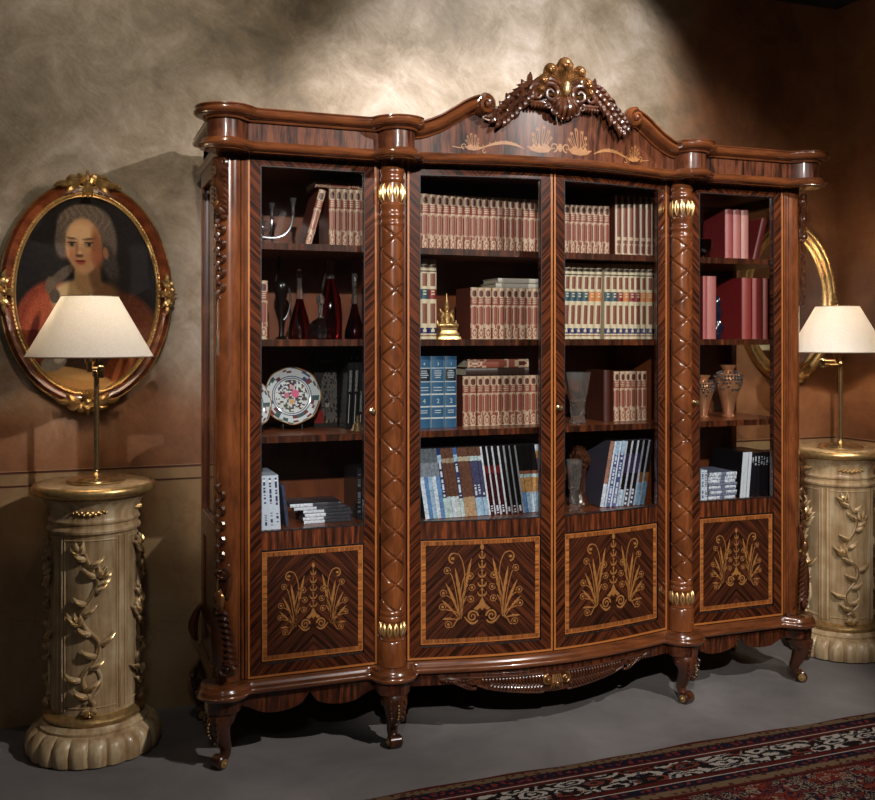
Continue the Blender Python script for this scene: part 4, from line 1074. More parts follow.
    lay(E(78, 378, 36, 10, 12, .12), (178, 136, 84), 5); lay(E(70, 372, 26, 5, 12, .5), (204, 162, 108), 4)
    lay(E(54, 362, 13, 8, -18, .12), (150, 142, 128), 16); lay(E(60, 358, 6, 4, -30, .4), (206, 200, 188), 18)
    return s2l(tuple(max(0, min(255, v*1.06))/255 for v in c))
def painting(b, a, c):
    N, K = 170, 60   # angular x radial would blur the face: use a clipped grid
    nx, nz = 130, 178
    idx = {}
    def vid(i, j):
        if (i, j) not in idx:
            idx[(i, j)] = len(b.v); b.v.append((-a+2*a*i/nx, -.012, -c+2*c*j/nz))
        return idx[(i, j)]
    for i in range(nx):
        for j in range(nz):
            x, z = -a+2*a*(i+.5)/nx, -c+2*c*(j+.5)/nz
            if (x/a)**2+(z/c)**2 < 1.0:
                b.face((vid(i, j), vid(i+1, j), vid(i+1, j+1), vid(i, j+1)), portrait_colour(87+x/a*71.5, 294-z/c*97.5))
def ornament(b, a, c, t, size, o=0.03):
    # acanthus clasp on the frame at angle t
    x, z = ell(a, c, t, o); x2, z2 = ell(a, c, t, o+.01); ux, uz = x2-x, z2-z; L = sqrt(ux*ux+uz*uz); ux /= L; uz /= L; tx, tz = -uz, ux
    P = lambda s, r_, d: (x+tx*s+ux*r_, -d, z+tz*s+uz*r_)
    S = size
    for sg in (-1, 1):
        b.tube([P(sg*s*S, r_*S, .045) for s, r_ in spiral(.17, .05, .13, .03, pi*.8 if sg > 0 else pi*.8, 1.2, 18)], [.05*S-.02*S*i/18 for i in range(19)], 6)
        for s0, r0_, s1, r1_, W in ((.2, .1, .70, -.05, .10), (.25, .0, .62, -.22, .08), (.3, .15, .60, .16, .08), (.5, .0, .95, -.04, .07), (.1, .1, .28, .30, .08)):
            b.tube(bez(P(sg*s0*S, r0_*S, .042), P(sg*(s0+(s1-s0)*.3)*S, (r0_+.08)*S, .055), P(sg*(s0+(s1-s0)*.7)*S, (r1_+.08)*S, .056), P(sg*s1*S, r1_*S, .040), 7), [W*1.35*S*v for v in (.5, .9, 1, 1, .9, .7, .5, .2)], 6)
    for k, (s, r_) in enumerate(((0, .45), (-.14, .34), (.14, .34))): b.tube([P(s*.3*S, 0, .045), P(s*.8*S, r_*.6*S, .06), P(s*S, r_*S, .045)], [.05*S, .09*S, .03*S], 7)
    for k in (-1, 0, 1): b.tube([P(k*.05*S, 0, .05), P(k*.10*S, -.2*S, .056), P(k*.14*S, -.34*S, .04)], [.06*S, .06*S, .02*S], 6)
    b.ball(P(0, .04*S, .058), .10*S, 8, 6)
M['tortoise'] = wood('mottled_brown_lacquer', 'horizontal', [(.34, rgb(44,18,10)), (.48, rgb(104,48,24)), (.6, rgb(138,72,38)), (.7, rgb(70,30,16))], 9, .22, .8, lo=4)
PT = empty('oval_portrait', (-1.592, YW-.0005, 1.592), 'oval oil portrait of a woman in red robe, brown frame, behind left lamp', 'painting')
ca, cc = .253, .368
b = MB(); painting(b, ca+.003, cc+.003); b.build('painted_canvas', M['oil'], PT)
b = MB(); oval_sweep(b, ca, cc, [(.0, .0), (.0, .018), (.010, .024), (.020, .034), (.034, .038), (.042, .032), (.050, .026), (.054, .012), (.054, .0)]); b.build('frame_moulding', M['tortoise'], PT)
b = MB(); oval_sweep(b, ca, cc, [(-.006, .013), (-.006, .019), (-.002, .022), (.003, .020), (.004, .0235), (.009, .026), (.012, .024), (.012, .020), (.004, .012)], 96)
oval_sweep(b, ca, cc, [(.047, .024), (.050, .0285), (.054, .026), (.055, .018), (.051, .018)], 96)
for k in range(150):
    t = 2*pi*k/150; x, z = ell(ca, cc, t, .0065); b.ball((x, -.0265, z), .0042, 6, 4)
b.build('gilded_beading', M['gold'], PT)
for t, s in ((pi/2, .125), (-pi/2, .118), (0, .085), (pi, .085)): b = MB(); ornament(b, ca, cc, t, s, .030); b.build('gilded_ornament', M['gold'], PT)

MR = empty('oval_mirror', (1.632, YW-.0005, 1.600), 'oval wall mirror in carved gold frame half hidden behind the bookcase and right lamp', 'mirror')
ma, mc = .225, .330
def mir():
    t = NT('silvered_mirror_glass'); return t.pbr((.82, .83, .82), .02, 1, 0)
b = MB(); n = 96
b.lathe([(.001, -.010), (1.0, -.010), (1.0, -.004), (.001, -.004)], n, axis='y'); b.xf(0, lambda p: (p[0]*(ma+.003), p[1], p[2]*(mc+.003))); b.build('mirror_glass', mir(), MR)
b = MB(); oval_sweep(b, ma, mc, [(-.004, .0), (-.004, .014), (.004, .020), (.009, .016), (.014, .022), (.024, .034), (.036, .038), (.044, .030), (.048, .034), (.056, .034), (.062, .026), (.064, .012), (.064, .0)]); b.build('mirror_frame', M['gold'], MR)
b = MB()
for k in range(130):
    t = 2*pi*k/130; x, z = ell(ma, mc, t, .011); b.ball((x, -.020, z), .0042, 6, 4)
for k in range(90):
    t = 2*pi*k/90; x, z = ell(ma, mc, t, .053); b.ball((x, -.034, z), .0055, 6, 4, (1, .8, 1))
b.build('frame_beading', M['gold'], MR)
for t, s in ((pi/2, .10), (-pi/2, .11), (0, .05), (pi, .05)): b = MB(); ornament(b, ma, mc, t, s, .028); b.build('frame_ornament', M['gold'], MR)

# ------------------------------------------------------------------ books
ORD = ['first', 'second', 'third', 'fourth', 'fifth', 'sixth', 'seventh', 'eighth', 'ninth', 'tenth', 'eleventh', 'twelfth', 'thirteenth', 'fourteenth', 'fifteenth', 'sixteenth', 'seventeenth', 'eighteenth', 'nineteenth', 'twentieth',
       'twenty-first', 'twenty-second', 'twenty-third', 'twenty-fourth', 'twenty-fifth', 'twenty-sixth', 'twenty-seventh', 'twenty-eighth', 'twenty-ninth', 'thirtieth', 'thirty-first', 'thirty-second', 'thirty-third', 'thirty-fourth', 'thirty-fifth', 'thirty-sixth']
BR = rgb(132, 70, 56); CRM = rgb(184, 158, 134); BRD = rgb(84, 40, 32)
def col_enc(u, v, sd):       # red-brown leather with tooled frames
    x = abs(u-.5)*2
    if x > .90: return CRM
    if v > .97 or v < .02: return CRM
    if v > .80:
        e = ((x/.62)**2+((v-.885)/.068)**2)
        return BRD if e < 1 else (CRM if e < 3.0 else BR)
    if v > .66:
        if (.765 < v < .785 or .735 < v < .750 or .70 < v < .715) and x < .55+.2*hsh(sd, floor(v*30)): return CRM
        return BR
    if v > .26:
        cap = .60 if v > .46 else .31
        d = (v-.60)/.045 if v > .60 else ((.31-v)/.045 if v < .31 else 0)
        if d > 0 and x*x+d*d > .62: return CRM
        if .66 < x < .76: return CRM
        return BR
    e = (x/.55)**2+((v-.12)/.075)**2
    if e < .35: return CRM
    if e < 1.0: return BR
    if v > .22: return BR if hsh(floor(u*5), sd) > .6 else CRM
    return CRM if e < 2.6 else BR
def col_tall(u, v, sd):      # slim dark tall volumes
    x = abs(u-.5)*2; A = rgb(116, 62, 52)
    if u < .16: return rgb(200, 184, 160)
    if v > .80: return rgb(74, 40, 34) if x < .6 else rgb(150, 130, 110)
    if .27 < v < .33 and x < .7: return CRM
    if .04 < v < .22:
        e = (x/.7)**2+((v-.13)/.08)**2; return A if e < 1 else CRM
    return A
def col_ivory(lab):
    def f(u, v, sd):
        x = abs(u-.5)*2; I = rgb(198, 184, 156); B_ = rgb(118, 66, 52); N_ = rgb(28, 34, 88)
        if v > .965 or v < .02: return I
        if .90 < v < .935 or .84 < v < .865: return rgb(70, 52, 40)
        if .50 < v < .625:
            if (.55 < v < .575 or .585 < v < .60) and x < .4: return I
            return lab
        if .075 < v < .150:
            return I if (((x-.0)**2/.25+((v-.112)/.025)**2) < 1 and hsh(floor(u*9), floor(v*90)) > .35) else N_
        if .03 < v < .045 or .055 < v < .062: return rgb(130, 90, 70)
        if .66 < v < .82 and x < .55: return B_
        if .19 < v < .44 and x < .55: return B_
        return I
    return f
def col_blue(u, v, sd):
    x = abs(u-.5)*2; S = rgb(186, 190, 190); B_ = rgb(38, 82, 118)
    for l in (.145, .30, .47, .645, .835):
        if abs(v-l) < .010: return S
    if x > .9: return rgb(120, 140, 150)
    if .70 < v < .80 and (int(v*100) % 3) and x < .66-.3*hsh(sd, floor(v*33)): return S if (int(v*100) % 3) == 1 else B_
    if sd % 3 == 0 and .66 < v < .82: return rgb(22, 30, 40)
    if .51 < v < .60 and (int(v*100) % 4 == 0) and x < .7: return S
    if .19 < v < .25 and (int(v*100) % 3 == 0) and x < .5: return S
    return B_
def col_plain(c, band=None):
    def f(u, v, sd):
        if band and (.09 < v < .105): return band
        if abs(u-.5) < .16 and .14 < v < .20 and hsh(floor(u*12), floor(v*60)) > .5: return tuple(q*.75 for q in c)
        return c
    return f
def col_mag(stops, text=None, noise_=.12):
    def f(u, v, sd):
        c = stops[-1][1]
        for p, k in stops:
            if v < p: c = k; break
        n = (hsh(sd*3.1+floor(u*2), floor(v*46))-.5)*2*noise_
        if text and text[0] < v < text[1] and .2 < u < .8 and hsh(sd, floor(v*110)) > .45: return text[2]
        return tuple(max(0, q*(1+2*n)) for q in c)
    return f
MESHES = {}
def book_mesh(kind, fn, w, h, d, sd, nu=10, nv=56, bulge=.25, mat='cover', side=None, pages=True):
    key = (kind, round(w, 4), round(h, 4), round(d, 4), sd)
    if key in MESHES: return MESHES[key]
    b = MB(); bl = w*bulge; g = w/2
    cols = [[fn((j+.5)/nu, (i+.5)/nv, sd) for j in range(nu)] for i in range(nv)]
    rows = [[(-g+w*j/nu, bl-bl*(1-(2*j/nu-1)**2)**.8 if bl else 0, h*i/nv) for j in range(nu+1)] for i in range(nv+1)]
    b.grid(rows, cols=cols)
    sc = side if side else (rgb(96, 48, 38) if fn in (col_enc, col_tall) else fn(.02, .5, sd))
    t = .0022
    b.cur = sc
    if pages:
        for sg in (-1, 1): b.box(min(sg*g, sg*(g-t)), max(sg*g, sg*(g-t)), bl, d, 0, h)
        b.box(-g+t, g-t, bl, bl+t, .001, h-.001)
        me = b.mesh(kind, M[mat])
        p = MB(); p.box(-g+t+.0001, g-t-.0001, bl+t, d-.004, .003, h-.004); pm = p.mesh('pages', M['pages'])
    else:
        b.box(-g, g, .0002, d, 0, h); me = b.mesh(kind, M[mat]); pm = None
    MESHES[key] = (me, pm); return MESHES[key]
def add_book(name, cat, label, group, x, y, z, mp, ry=0, rz=0, rx=0):
    o = put(name, mp[0], None, (x, y, z), (rx, ry, rz)); tag(o, label, cat, group)
    if mp[1]: put('pages', mp[1], o)
    return o
def row_of(name, cat, kind, fnf, x0, x1, n, h, d, y, z, labelf, group, seed=0, vary=.15, ry=0, nu=10, nv=56, bulge=.25, mat='cover', side=None, pages=True, gap=.0004, hv=.0, widths=None, yv=.002, matf=None):
    rr = random.Random(seed); ws = widths or [1+rr.uniform(-vary, vary) for _ in range(n)]
    # a few discrete widths, so copies can share meshes
    tot = x1-x0; s = sum(ws); ws = [q/s*tot for q in ws]; x = x0; c = cos(ry); outs = []
    for i in range(n):
        w_ = ws[i]*c-gap; hh = h*(1+(rr.uniform(-hv, hv) if hv else 0)); fn = fnf(i) if fnf else None
        mp = book_mesh(kind, fn, w_, hh, d, seed*40+i, nu, nv, bulge, mat if not matf else matf(i), side, pages)
        zz = z+.0005+abs(sin(ry))*w_/2
        lab = labelf(i, n) if callable(labelf) else labelf
        outs.append(add_book(name, cat, lab, group, x+ws[i]/2, y+rr.uniform(-yv, yv), zz, mp, ry)); x += ws[i]
    return outs
def lab(pre, post): return lambda i, n: (pre+' '+('last' if i == n-1 else ORD[i])+' from the left '+post) if i < n-1 else pre+' at the right end '+post
B = 'encyclopedia_volume'
row_of(B, 'book', 'encyclopedia_volume', lambda i: col_enc, -.453, .077, 19, .213, .155, .15, SH[0], lab('red-brown encyclopedia volume', 'on left centre door top shelf'), 'red-brown volumes, left centre door top shelf', 1)
row_of(B, 'book', 'encyclopedia_volume', lambda i: col_enc, .138, .375, 9, .203, .155, .15, SH[0], lab('shorter red-brown encyclopedia volume', 'on right centre door top shelf'), 'red-brown volumes, right centre door top shelf', 2)
row_of('tall_volume', 'book', 'tall_volume', lambda i: col_tall, .390, .585, 7, .245, .17, .13, SH[0], lab('tall slim maroon volume', 'in the right centre top shelf group'), 'tall slim volumes, right centre door top shelf', 3, .05)
TEAL = rgb(44, 74, 88); ORG = rgb(190, 116, 60); CRI = rgb(122, 36, 36)
row_of('ivory_volume', 'book', 'ivory_volume', lambda i: col_ivory((TEAL, TEAL, CRI)[i]), -.470, -.373, 3, .298, .19, .13, SH[1], lambda i, n: ('tall ivory volume with teal label, mostly hidden at far left of second shelf', 'tall ivory volume with teal label beside the frame, left centre second shelf', 'tall ivory volume with crimson label next to the gold figurine')[i], 'ivory volumes by the gold figurine', 4, .05)
seq = [TEAL, TEAL, TEAL, TEAL, ORG, ORG]; row_of('ivory_volume', 'book', 'ivory_volume', lambda i: col_ivory(seq[i]), .146, .315, 6, .298, .19, .12, SH[1], lambda i, n: 'tall ivory volume with %s label, %s from left on right centre second shelf' % ('orange' if i > 3 else 'teal', ORD[i]), 'leaning ivory volumes, right centre second shelf', 5, .05, ry=.035)
seq2 = [TEAL, TEAL, CRI, ORG, CRI, CRI, ORG, ORG, ORG]; row_of('ivory_volume', 'book', 'ivory_volume', lambda i: col_ivory(seq2[i]), .335, .584, 9, .300, .19, .12, SH[1], lambda i, n: 'upright ivory volume with %s label, %s in the right hand group, second shelf' % ({TEAL: 'teal', CRI: 'crimson', ORG: 'orange'}[seq2[i]], ORD[i]), 'upright ivory volumes, right centre second shelf', 6, .08)
row_of(B, 'book', 'encyclopedia_volume', lambda i: col_enc, -.241, .072, 11, .195, .155, .12, SH[1], lab('red-brown encyclopedia volume', 'on the shelf with the gold figurine'), 'red-brown volumes beside the gold figurine', 7)
row_of(B, 'book', 'encyclopedia_volume', lambda i: col_enc, -.265, .072, 12, .190, .155, .14, SH[2], lab('red-brown encyclopedia volume', 'right of the three blue books'), 'red-brown volumes right of the blue books', 8)
row_of(B, 'book', 'encyclopedia_volume', lambda i: col_enc, .395, .548, 6, .200, .155, .15, SH[2], lab('shaded red-brown volume', 'beside the crystal vase, third shelf'), 'red-brown volumes beside the crystal vase', 9)
mp = book_mesh('upright_dark_book', col_plain(rgb(70, 34, 26)), .03, .205, .15, 3); add_book('upright_book', 'book', 'dark brown book standing with its cover turned outward beside the crystal vase', None, .375, .17, SH[2]+.0005, mp)
row_of(B, 'book', 'dark_encyclopedia_volume', lambda i: col_enc, -.785, -.640, 6, .210, .155, .13, SH[0], lab('dark encyclopedia volume', 'upright on left door top shelf'), 'dark upright volumes, left door top shelf', 10)
mp = book_mesh('encyclopedia_volume', col_enc, .026, .208, .155, 77); add_book(B, 'book', 'slanting encyclopedia volume leaning on the upright row, left door top shelf', None, -.862, .13, SH[0]+.0028+.0005, mp, ry=.265)
mp = book_mesh('encyclopedia_volume', col_enc, .024, .195, .155, 78); add_book(B, 'book', 'encyclopedia volume lying flat on top of the upright row, left door top shelf', None, -.836, .13, SH[0]+.2235+.001, mp, ry=pi/2)
mp = book_mesh('encyclopedia_volume', col_enc, .030, .205, .155, 79); add_book(B, 'book', 'single red-brown volume at the left end of the decanter shelf', None, -1.022, .12, SH[1]+.0005, mp)
for i, (w_, n_) in enumerate(((.055, 'blue_volume'), (.052, 'blue_volume'), (.047, 'blue_volume'))):
    x = (-.428, -.3735, -.3215)[i]; mp = book_mesh('blue_volume', col_blue, w_, .267, .20, 3+i if i < 2 else 9, 24, 100, .12, side=rgb(34, 70, 104))
    o = add_book(n_, 'book', ('thick blue reference book at left of the set of three', 'thick blue reference book in the middle of the set of three', 'thick blue reference book with a black title label, right of the set of three')[i], 'thick blue reference books', x, .12, SH[2]+.0005, mp)
M['silver_print'] = simple('silver_lettering', rgb(205, 208, 205), .35, .3)
def text(s, size, parent, loc, ry=0, mat='silver_print', name='lettering', rz=0, sx=1):
    cu = bpy.data.curves.new('t', 'FONT'); cu.body = s; cu.size = size; cu.align_x = 'CENTER'; cu.align_y = 'CENTER'; cu.extrude = .0002
    ob = bpy.data.objects.new('t', cu); COL.objects.link(ob); dg = bpy.context.evaluated_depsgraph_get(); me = bpy.data.meshes.new_from_object(ob.evaluated_get(dg)); bpy.data.objects.remove(ob)
    me.materials.clear(); me.materials.append(M[mat]); me.transform(Matrix.Scale(sx, 4, (1, 0, 0)))
    o = put(name, me, parent, loc, (0, 0, 0)); o.rotation_euler = (Matrix.Rotation(rz, 4, 'Z') @ Matrix.Rotation(ry, 4, 'Y') @ Matrix.Rotation(pi/2, 4, 'X')).to_euler(); return o
blues = [o for o in COL.objects if o.name.startswith('blue_volume')]
for o, (a, c) in zip(sorted(blues, key=lambda o: o.location.x), (('4', '4'), ('3', '2'), ('1', '2'))):
    text(a, .016, o, (0, -.001, .238)); text(c, .024, o, (0, -.001, .100))
# horizontal books on top of rows
mw = col_plain(rgb(168, 160, 150)); md = col_plain(rgb(52, 34, 28))
def flat_book(name, x0, L, t, dpt, y, z, fn, lb, sd, group=None, cat='book', mat='cover'):
    mp = book_mesh(name, fn, t, L, dpt, sd, 8, 30, .1, mat); return add_book(name, cat, lb, group, x0, y, z+t/2+.0006, mp, ry=pi/2)
flat_book('silver_book', -.137, .205, .018, .15, .125, SH[1]+.1955, mw, 'silver grey book lying flat on the red-brown row, lower of two', 201, 'silver books lying flat')
flat_book('silver_book', -.130, .200, .018, .15, .12, SH[1]+.2143, mw, 'silver grey book lying flat on the red-brown row, upper of two', 202, 'silver books lying flat')
flat_book('dark_book', -.250, .262, .030, .15, .145, SH[2]+.1905, md, 'dark book lying flat above the third shelf row, lower of two', 203, 'dark books lying flat')
flat_book('dark_book', -.246, .255, .032, .15, .14, SH[2]+.2213, col_enc, 'dark tooled book lying flat above the third shelf row, upper of two', 204, 'dark books lying flat')
# magazines, bottom shelf of the centre section
W_ = rgb(196, 206, 222); BLU = rgb(92, 130, 178); SKY = rgb(150, 178, 204); BLK = rgb(22, 18, 20); DRD = rgb(96, 26, 26); SAND = rgb(178, 132, 84); BRN = rgb(92, 62, 50); NVY = rgb(36, 50, 96); PAL = rgb(176, 196, 200)
types = []
for i in range(5): types.append(((W_, 'white and blue'), [(.6, (W_, BLU, SKY)[i % 3]), (.8, rgb(120, 128, 140)), (1, rgb(90, 96, 104))], None))
types.append(((NVY, 'blue and black'), [(.28, PAL), (.80, rgb(50, 48, 74)), (.9, SKY), (1, NVY)], (.3, .8, W_)))
for i in range(3): types.append(((BRN, 'brown and white'), [(.30, (PAL, W_, rgb(190, 196, 196))[i]), (.78, BRN), (.85, rgb(150, 130, 110)), (1, BRN)], None))
types.append(((NVY, 'navy lettered'), [(.27, PAL), (.8, rgb(60, 60, 92)), (.9, SKY), (1, rgb(60, 90, 140))], (.3, .78, W_)))
for i in range(3): types.append(((SAND, 'sand and brown'), [(.28, rgb(170, 140, 110)), (.8, rgb(96, 64, 52)), (.86, rgb(170, 160, 140)), (1, BRN)], None))
for i in range(3): types.append(((SKY, 'pale blue and navy'), [(.27, SKY), (.8, rgb(66, 66, 96)), (.86, PAL), (1, BRN)], (.3, .45, W_)))
types.append(((W_, 'white edged'), [(.95, rgb(210, 214, 226)), (1, W_)], None))
for i in range(3): types.append(((DRD, 'dark red and black'), [(.14, rgb(60, 20, 26)), (.6, rgb(52, 18, 20)), (.72, DRD), (1, BLK)], (.02, .14, W_))); types.append(((W_, 'white'), [(1, rgb(190, 194, 204))], None))
for i in range(3): types.append(((BLK, 'black'), [(.12, rgb(80, 32, 36)), (1, BLK)], (.02, .12, W_))); types.append(((W_, 'grey'), [(1, rgb(140, 144, 150))], None))
for i in range(5): types.append(((SAND, 'blue and sand'), [(.30, (BLU, SKY, rgb(184, 200, 214), SKY, W_)[i]), (.52, SAND), (.56, PAL), (.62, rgb(130, 80, 60)), (1, BLK)], None))
for i in range(3): types.append(((NVY, 'navy and lilac'), [(.35, NVY), (.58, rgb(150, 150, 190)), (.8, rgb(90, 76, 90)), (.9, SAND), (1, W_)], (.05, .3, W_)))
n = len(types)
wd = [.55 if ('white' == t[0][1] or 'grey' == t[0][1] or 'edged' in t[0][1]) else 1.15 for t in types]
row_of('magazine', 'magazine', 'magazine', lambda i: col_mag(types[i][1], types[i][2]), -.430, .100, n, .262, .21, .10, .757, lambda i, n_: 'slanting %s spine magazine, %s from the left on the bottom centre shelf' % (types[i][0][1], ORD[i] if i < 36 else 'last'), 'slanting magazines on the bottom shelf', 21, ry=-.150, nu=4, nv=60, bulge=0, mat='print', pages=False, widths=wd, side=rgb(60, 56, 60))
t2 = [((BRN, 'brown and white'), [(.35, W_), (1, rgb(150, 110, 96))], None)]
for i in range(2): t2 += [((W_, 'white'), [(1, rgb(200, 208, 224))], None), ((NVY, 'blue lettered'), [(.3, rgb(90, 100, 150)), (.8, rgb(70, 78, 128)), (1, SKY)], (.05, .8, W_))]
for i in range(3): t2 += [((W_, 'grey edged'), [(1, rgb(170, 176, 190))], None), ((BLK, 'black and violet'), [(.25, (SKY, rgb(70, 66, 80), rgb(60, 56, 70))[i]), (.5, BLK), (.8, rgb(46, 36, 66)), (1, BLK)], (.02, .25, W_))]
for i in range(2): t2 += [((W_, 'grey edged'), [(1, rgb(150, 156, 170))], None), ((SKY, 'sky blue and black'), [(.35, rgb(96, 130, 160)), (.5, rgb(120, 80, 50)), (1, BLK)], None)]
row_of('magazine', 'magazine', 'magazine', lambda i: col_mag(t2[i][1], t2[i][2]), .300, .500, len(t2), .262, .21, .10, .757, lambda i, n_: 'slanting %s spine magazine, %s from the left beside the carved wooden sculpture' % (t2[i][0][1], ORD[i]), 'magazines leaning right beside the sculpture', 22, ry=.185, nu=4, nv=60, bulge=0, mat='print', pages=False, widths=[.5 if ('white' in t[0][1] and 'brown' not in t[0][1]) or 'edged' in t[0][1] else 1 for t in t2], side=rgb(70, 66, 80))
# left door: catalogues
M['grey_print'] = simple('grey_lettering', rgb(150, 152, 150), .5)
CV = rgb(24, 23, 24)
mp = book_mesh('black_catalogue', col_mag([(1, CV)]), .020, .285, .16, 1, 4, 20, 0, 'print', rgb(40, 38, 38), False)
def cover_cols(u, v, sd):
    if (u-.72)**2/.20+(v-.42)**2/.12 < 1 and hsh(floor(u*22), floor(v*40)) > .25: return rgb(74, 70, 68)
    if u < .42 and .06 < v < .24: return rgb(110, 30, 26)
    if .50 < u < .66 and .25 < v < .32: return rgb(150, 146, 140)
    if u > .5 and .05 < v < .2 and hsh(floor(u*20), floor(v*30)) > .5: return rgb(90, 76, 60)
    return rgb(34, 31, 30)
for i, x in enumerate((-.697, -.674, -.651)):
    o = add_book('black_catalogue', 'catalogue', ('black lettered catalogue spine beside the cover with red square', 'black lettered catalogue spine in the middle of three', 'black catalogue with lettering reading upward, behind the brass bell')[i], 'black lettered catalogues, left door', x, .20, SH[2]+.0010+.0008, mp, ry=.05)
    text('GARDENING', .0135, o, (0, -.0012, .175 if i < 2 else .10), ry=(pi/2 if i < 2 else -pi/2), mat='grey_print')
    b = MB(); b.box(-.0012, .0012, -.001, .0001, .02, .125 if i < 2 else .05); b.box(-.003, .003, -.001, .0001, .255, .263); b.build('spine_line', M['grey_print'], o)
cm = MB(); cm.grid([[(-.044+.088*j/24, 0, .28*i/56) for j in range(25)] for i in range(57)], cols=[[cover_cols((j+.5)/24, (i+.5)/56, 0) for j in range(24)] for i in range(56)]); cm.cur = CV; cm.box(-.044, .044, .0002, .016, 0, .28)
o = put('catalogue', cm.mesh('catalogue', M['print']), None, (-.755, .300, SH[2]+.0012), (-.05, 0, .0)); tag(o, 'dark catalogue facing forward with a red square on its cover, beside the plate', 'catalogue')
text('GARDENING', .011, o, (.012, -.001, .245), mat='grey_print')
# white box files and stacked magazines
wc = col_mag([(1, rgb(196, 206, 224))], None, .03)
def col_wc(u, v, sd):
    if .35 < u < .78 and .08 < v < .95 and (v < .32 or v > .45):
        if .88 < v < .91: return rgb(230, 232, 236)
        return rgb(60, 66, 92) if hsh(sd, floor(v*70)) > .35 else rgb(196, 206, 224)
    return rgb(196, 206, 224)
row_of('white_catalogue', 'catalogue', 'white_catalogue', lambda i: col_wc, -1.049, -.966, 4, .190, .22, .10, .757, lambda i, n: 'white catalogue with dark lettered spine, %s of four on left door bottom shelf' % (ORD[i] if i < 3 else 'rightmost'), 'white catalogues, left door bottom shelf', 30, .02, ry=-.05, nu=8, nv=60, bulge=0, mat='print', pages=False)
sk = col_mag([(.45, rgb(206, 212, 226)), (1, rgb(70, 70, 78))], None, .10)  # dark right part paints in the shadow of the door stile
for i in range(6):
    t = .0125; x0 = (-.868, -.872, -.866, -.870, -.905, -.920)[i]
    flat_book('stacked_magazine', x0, .175 if i < 4 else .19, t-.0008, .14, .17-.004*(i % 3), .757+i*t, sk, 'white spined magazine in the flat stack, %s up from the left door bottom shelf' % ORD[i] if i < 5 else 'topmost white spined magazine of the flat stack, left door bottom shelf', 300+i, 'flat stack of white magazines, left door', 'magazine', 'print')
mp = book_mesh('drooping_magazine', col_mag([(1, rgb(60, 66, 88))]), .010, .150, .18, 7, 4, 20, 0, 'print', rgb(70, 78, 104), False)
add_book('dark_magazine', 'magazine', 'dark blue magazine slumping against the white catalogues, left door bottom shelf', None, -.935, .13, .7585, mp, ry=-.12)
row_of('black_folder', 'folder', 'black_folder', lambda i: col_mag([(1, rgb(34, 34, 38))], (.1, .9, rgb(96, 98, 104)), .1), -.668, -.616, 3, .19, .18, .18, .757, lambda i, n: ('black folder upright at right of left door bottom shelf, nearest the magazines', 'black folder upright at right of left door bottom shelf, middle one', 'black folder upright at right of left door bottom shelf, against the partition')[i], 'black folders, left door bottom shelf', 31, .1, nu=6, nv=50, bulge=0, mat='print', pages=False)
# right door: cloth books
PK = rgb(154,78,78); PK2 = rgb(166,100,96); RD2 = rgb(134,50,46); DR = rgb(110, 34, 36)
def cloth(lb, x, y, z, w_, h, d, c, sd, side, grp, ry=0, rz=0):
    mp = book_mesh('cloth_book', col_plain(c, tuple(q*.7 for q in c)), w_, h, d, sd, 8, 40, .22, 'cover', side); return add_book('cloth_book', 'book', lb, grp, x, y, z+.0006+abs(sin(ry))*w_/2, mp, ry, rz)
for i, x in enumerate((.951, .9915, 1.032)): cloth(('pink cloth book with dark red cover showing, left of three under right top shelf', 'pink cloth book in the middle of three, right door top shelf', 'pale pink cloth book with worn corner, right of three, right door top shelf')[i], x, .15, SH[0], .0380, .218, .16, (PK, PK2, rgb(178,122,114))[i], 40+i, DR, 'pink cloth books, right door top shelf')
cloth('dark red cloth book leaning at the right of the right door top shelf', 1.078, .14, SH[0], .030, .185, .15, rgb(120, 44, 44), 44, DR, None, ry=.26)
for i, (x, w_) in enumerate(((.800, .020), (.836, .046))): cloth(('thin pink cloth book beside the frame, right door second shelf', 'wide pink cloth book left of the dark figurine, right door second shelf')[i], x, .11, SH[1], w_, .260, .18, (PK, PK2)[i], 50+i, DR, 'pink cloth books, right door second shelf')
for i, (x, w_) in enumerate(((1.020, .048), (1.073, .048), (1.128, .048))): cloth(('large red cloth book showing its whole cover, right of the dark figurine', 'large red cloth book in the middle of three, right door second shelf', 'large red cloth book against the side glass, right door second shelf')[i], x, .12, SH[1], w_, .258, .20, RD2, 55+i, rgb(122, 32, 34), 'large red cloth books, right door second shelf')
# right door bottom shelf
row_of('white_catalogue', 'catalogue', 'white_catalogue', lambda i: col_wc, .772, .800, 2, .125, .2, .10, .757, lambda i, n: ('small white catalogue upright against the frame, right door bottom shelf', 'small white catalogue upright next to the flat stack, right door bottom shelf')[i], 'small white catalogues, right door bottom shelf', 33, .05, nu=6, nv=40, bulge=0, mat='print', pages=False)
hs = [.013, .010, .012, .009, .011, .012, .013, .015, .016]; z = .757
for i, t in enumerate(hs):
    cc_ = rgb(196, 202, 216) if i > 5 or i % 2 == 0 else rgb(120, 126, 150)
    flat_book('stacked_catalogue', .812+.004*(i % 3), .135+.004*(i % 2), t-.0008, .17, .11+.003*(i % 2), z, col_mag([(.45, cc_), (.6, rgb(110, 116, 140)), (1, cc_)], None, .22), 'pale catalogue in the flat stack behind right door, %s from the bottom' % ORD[i] if i < 8 else 'topmost pale catalogue of the flat stack behind right door', 400+i, 'flat stack of pale catalogues, right door', 'catalogue', 'print'); z += t
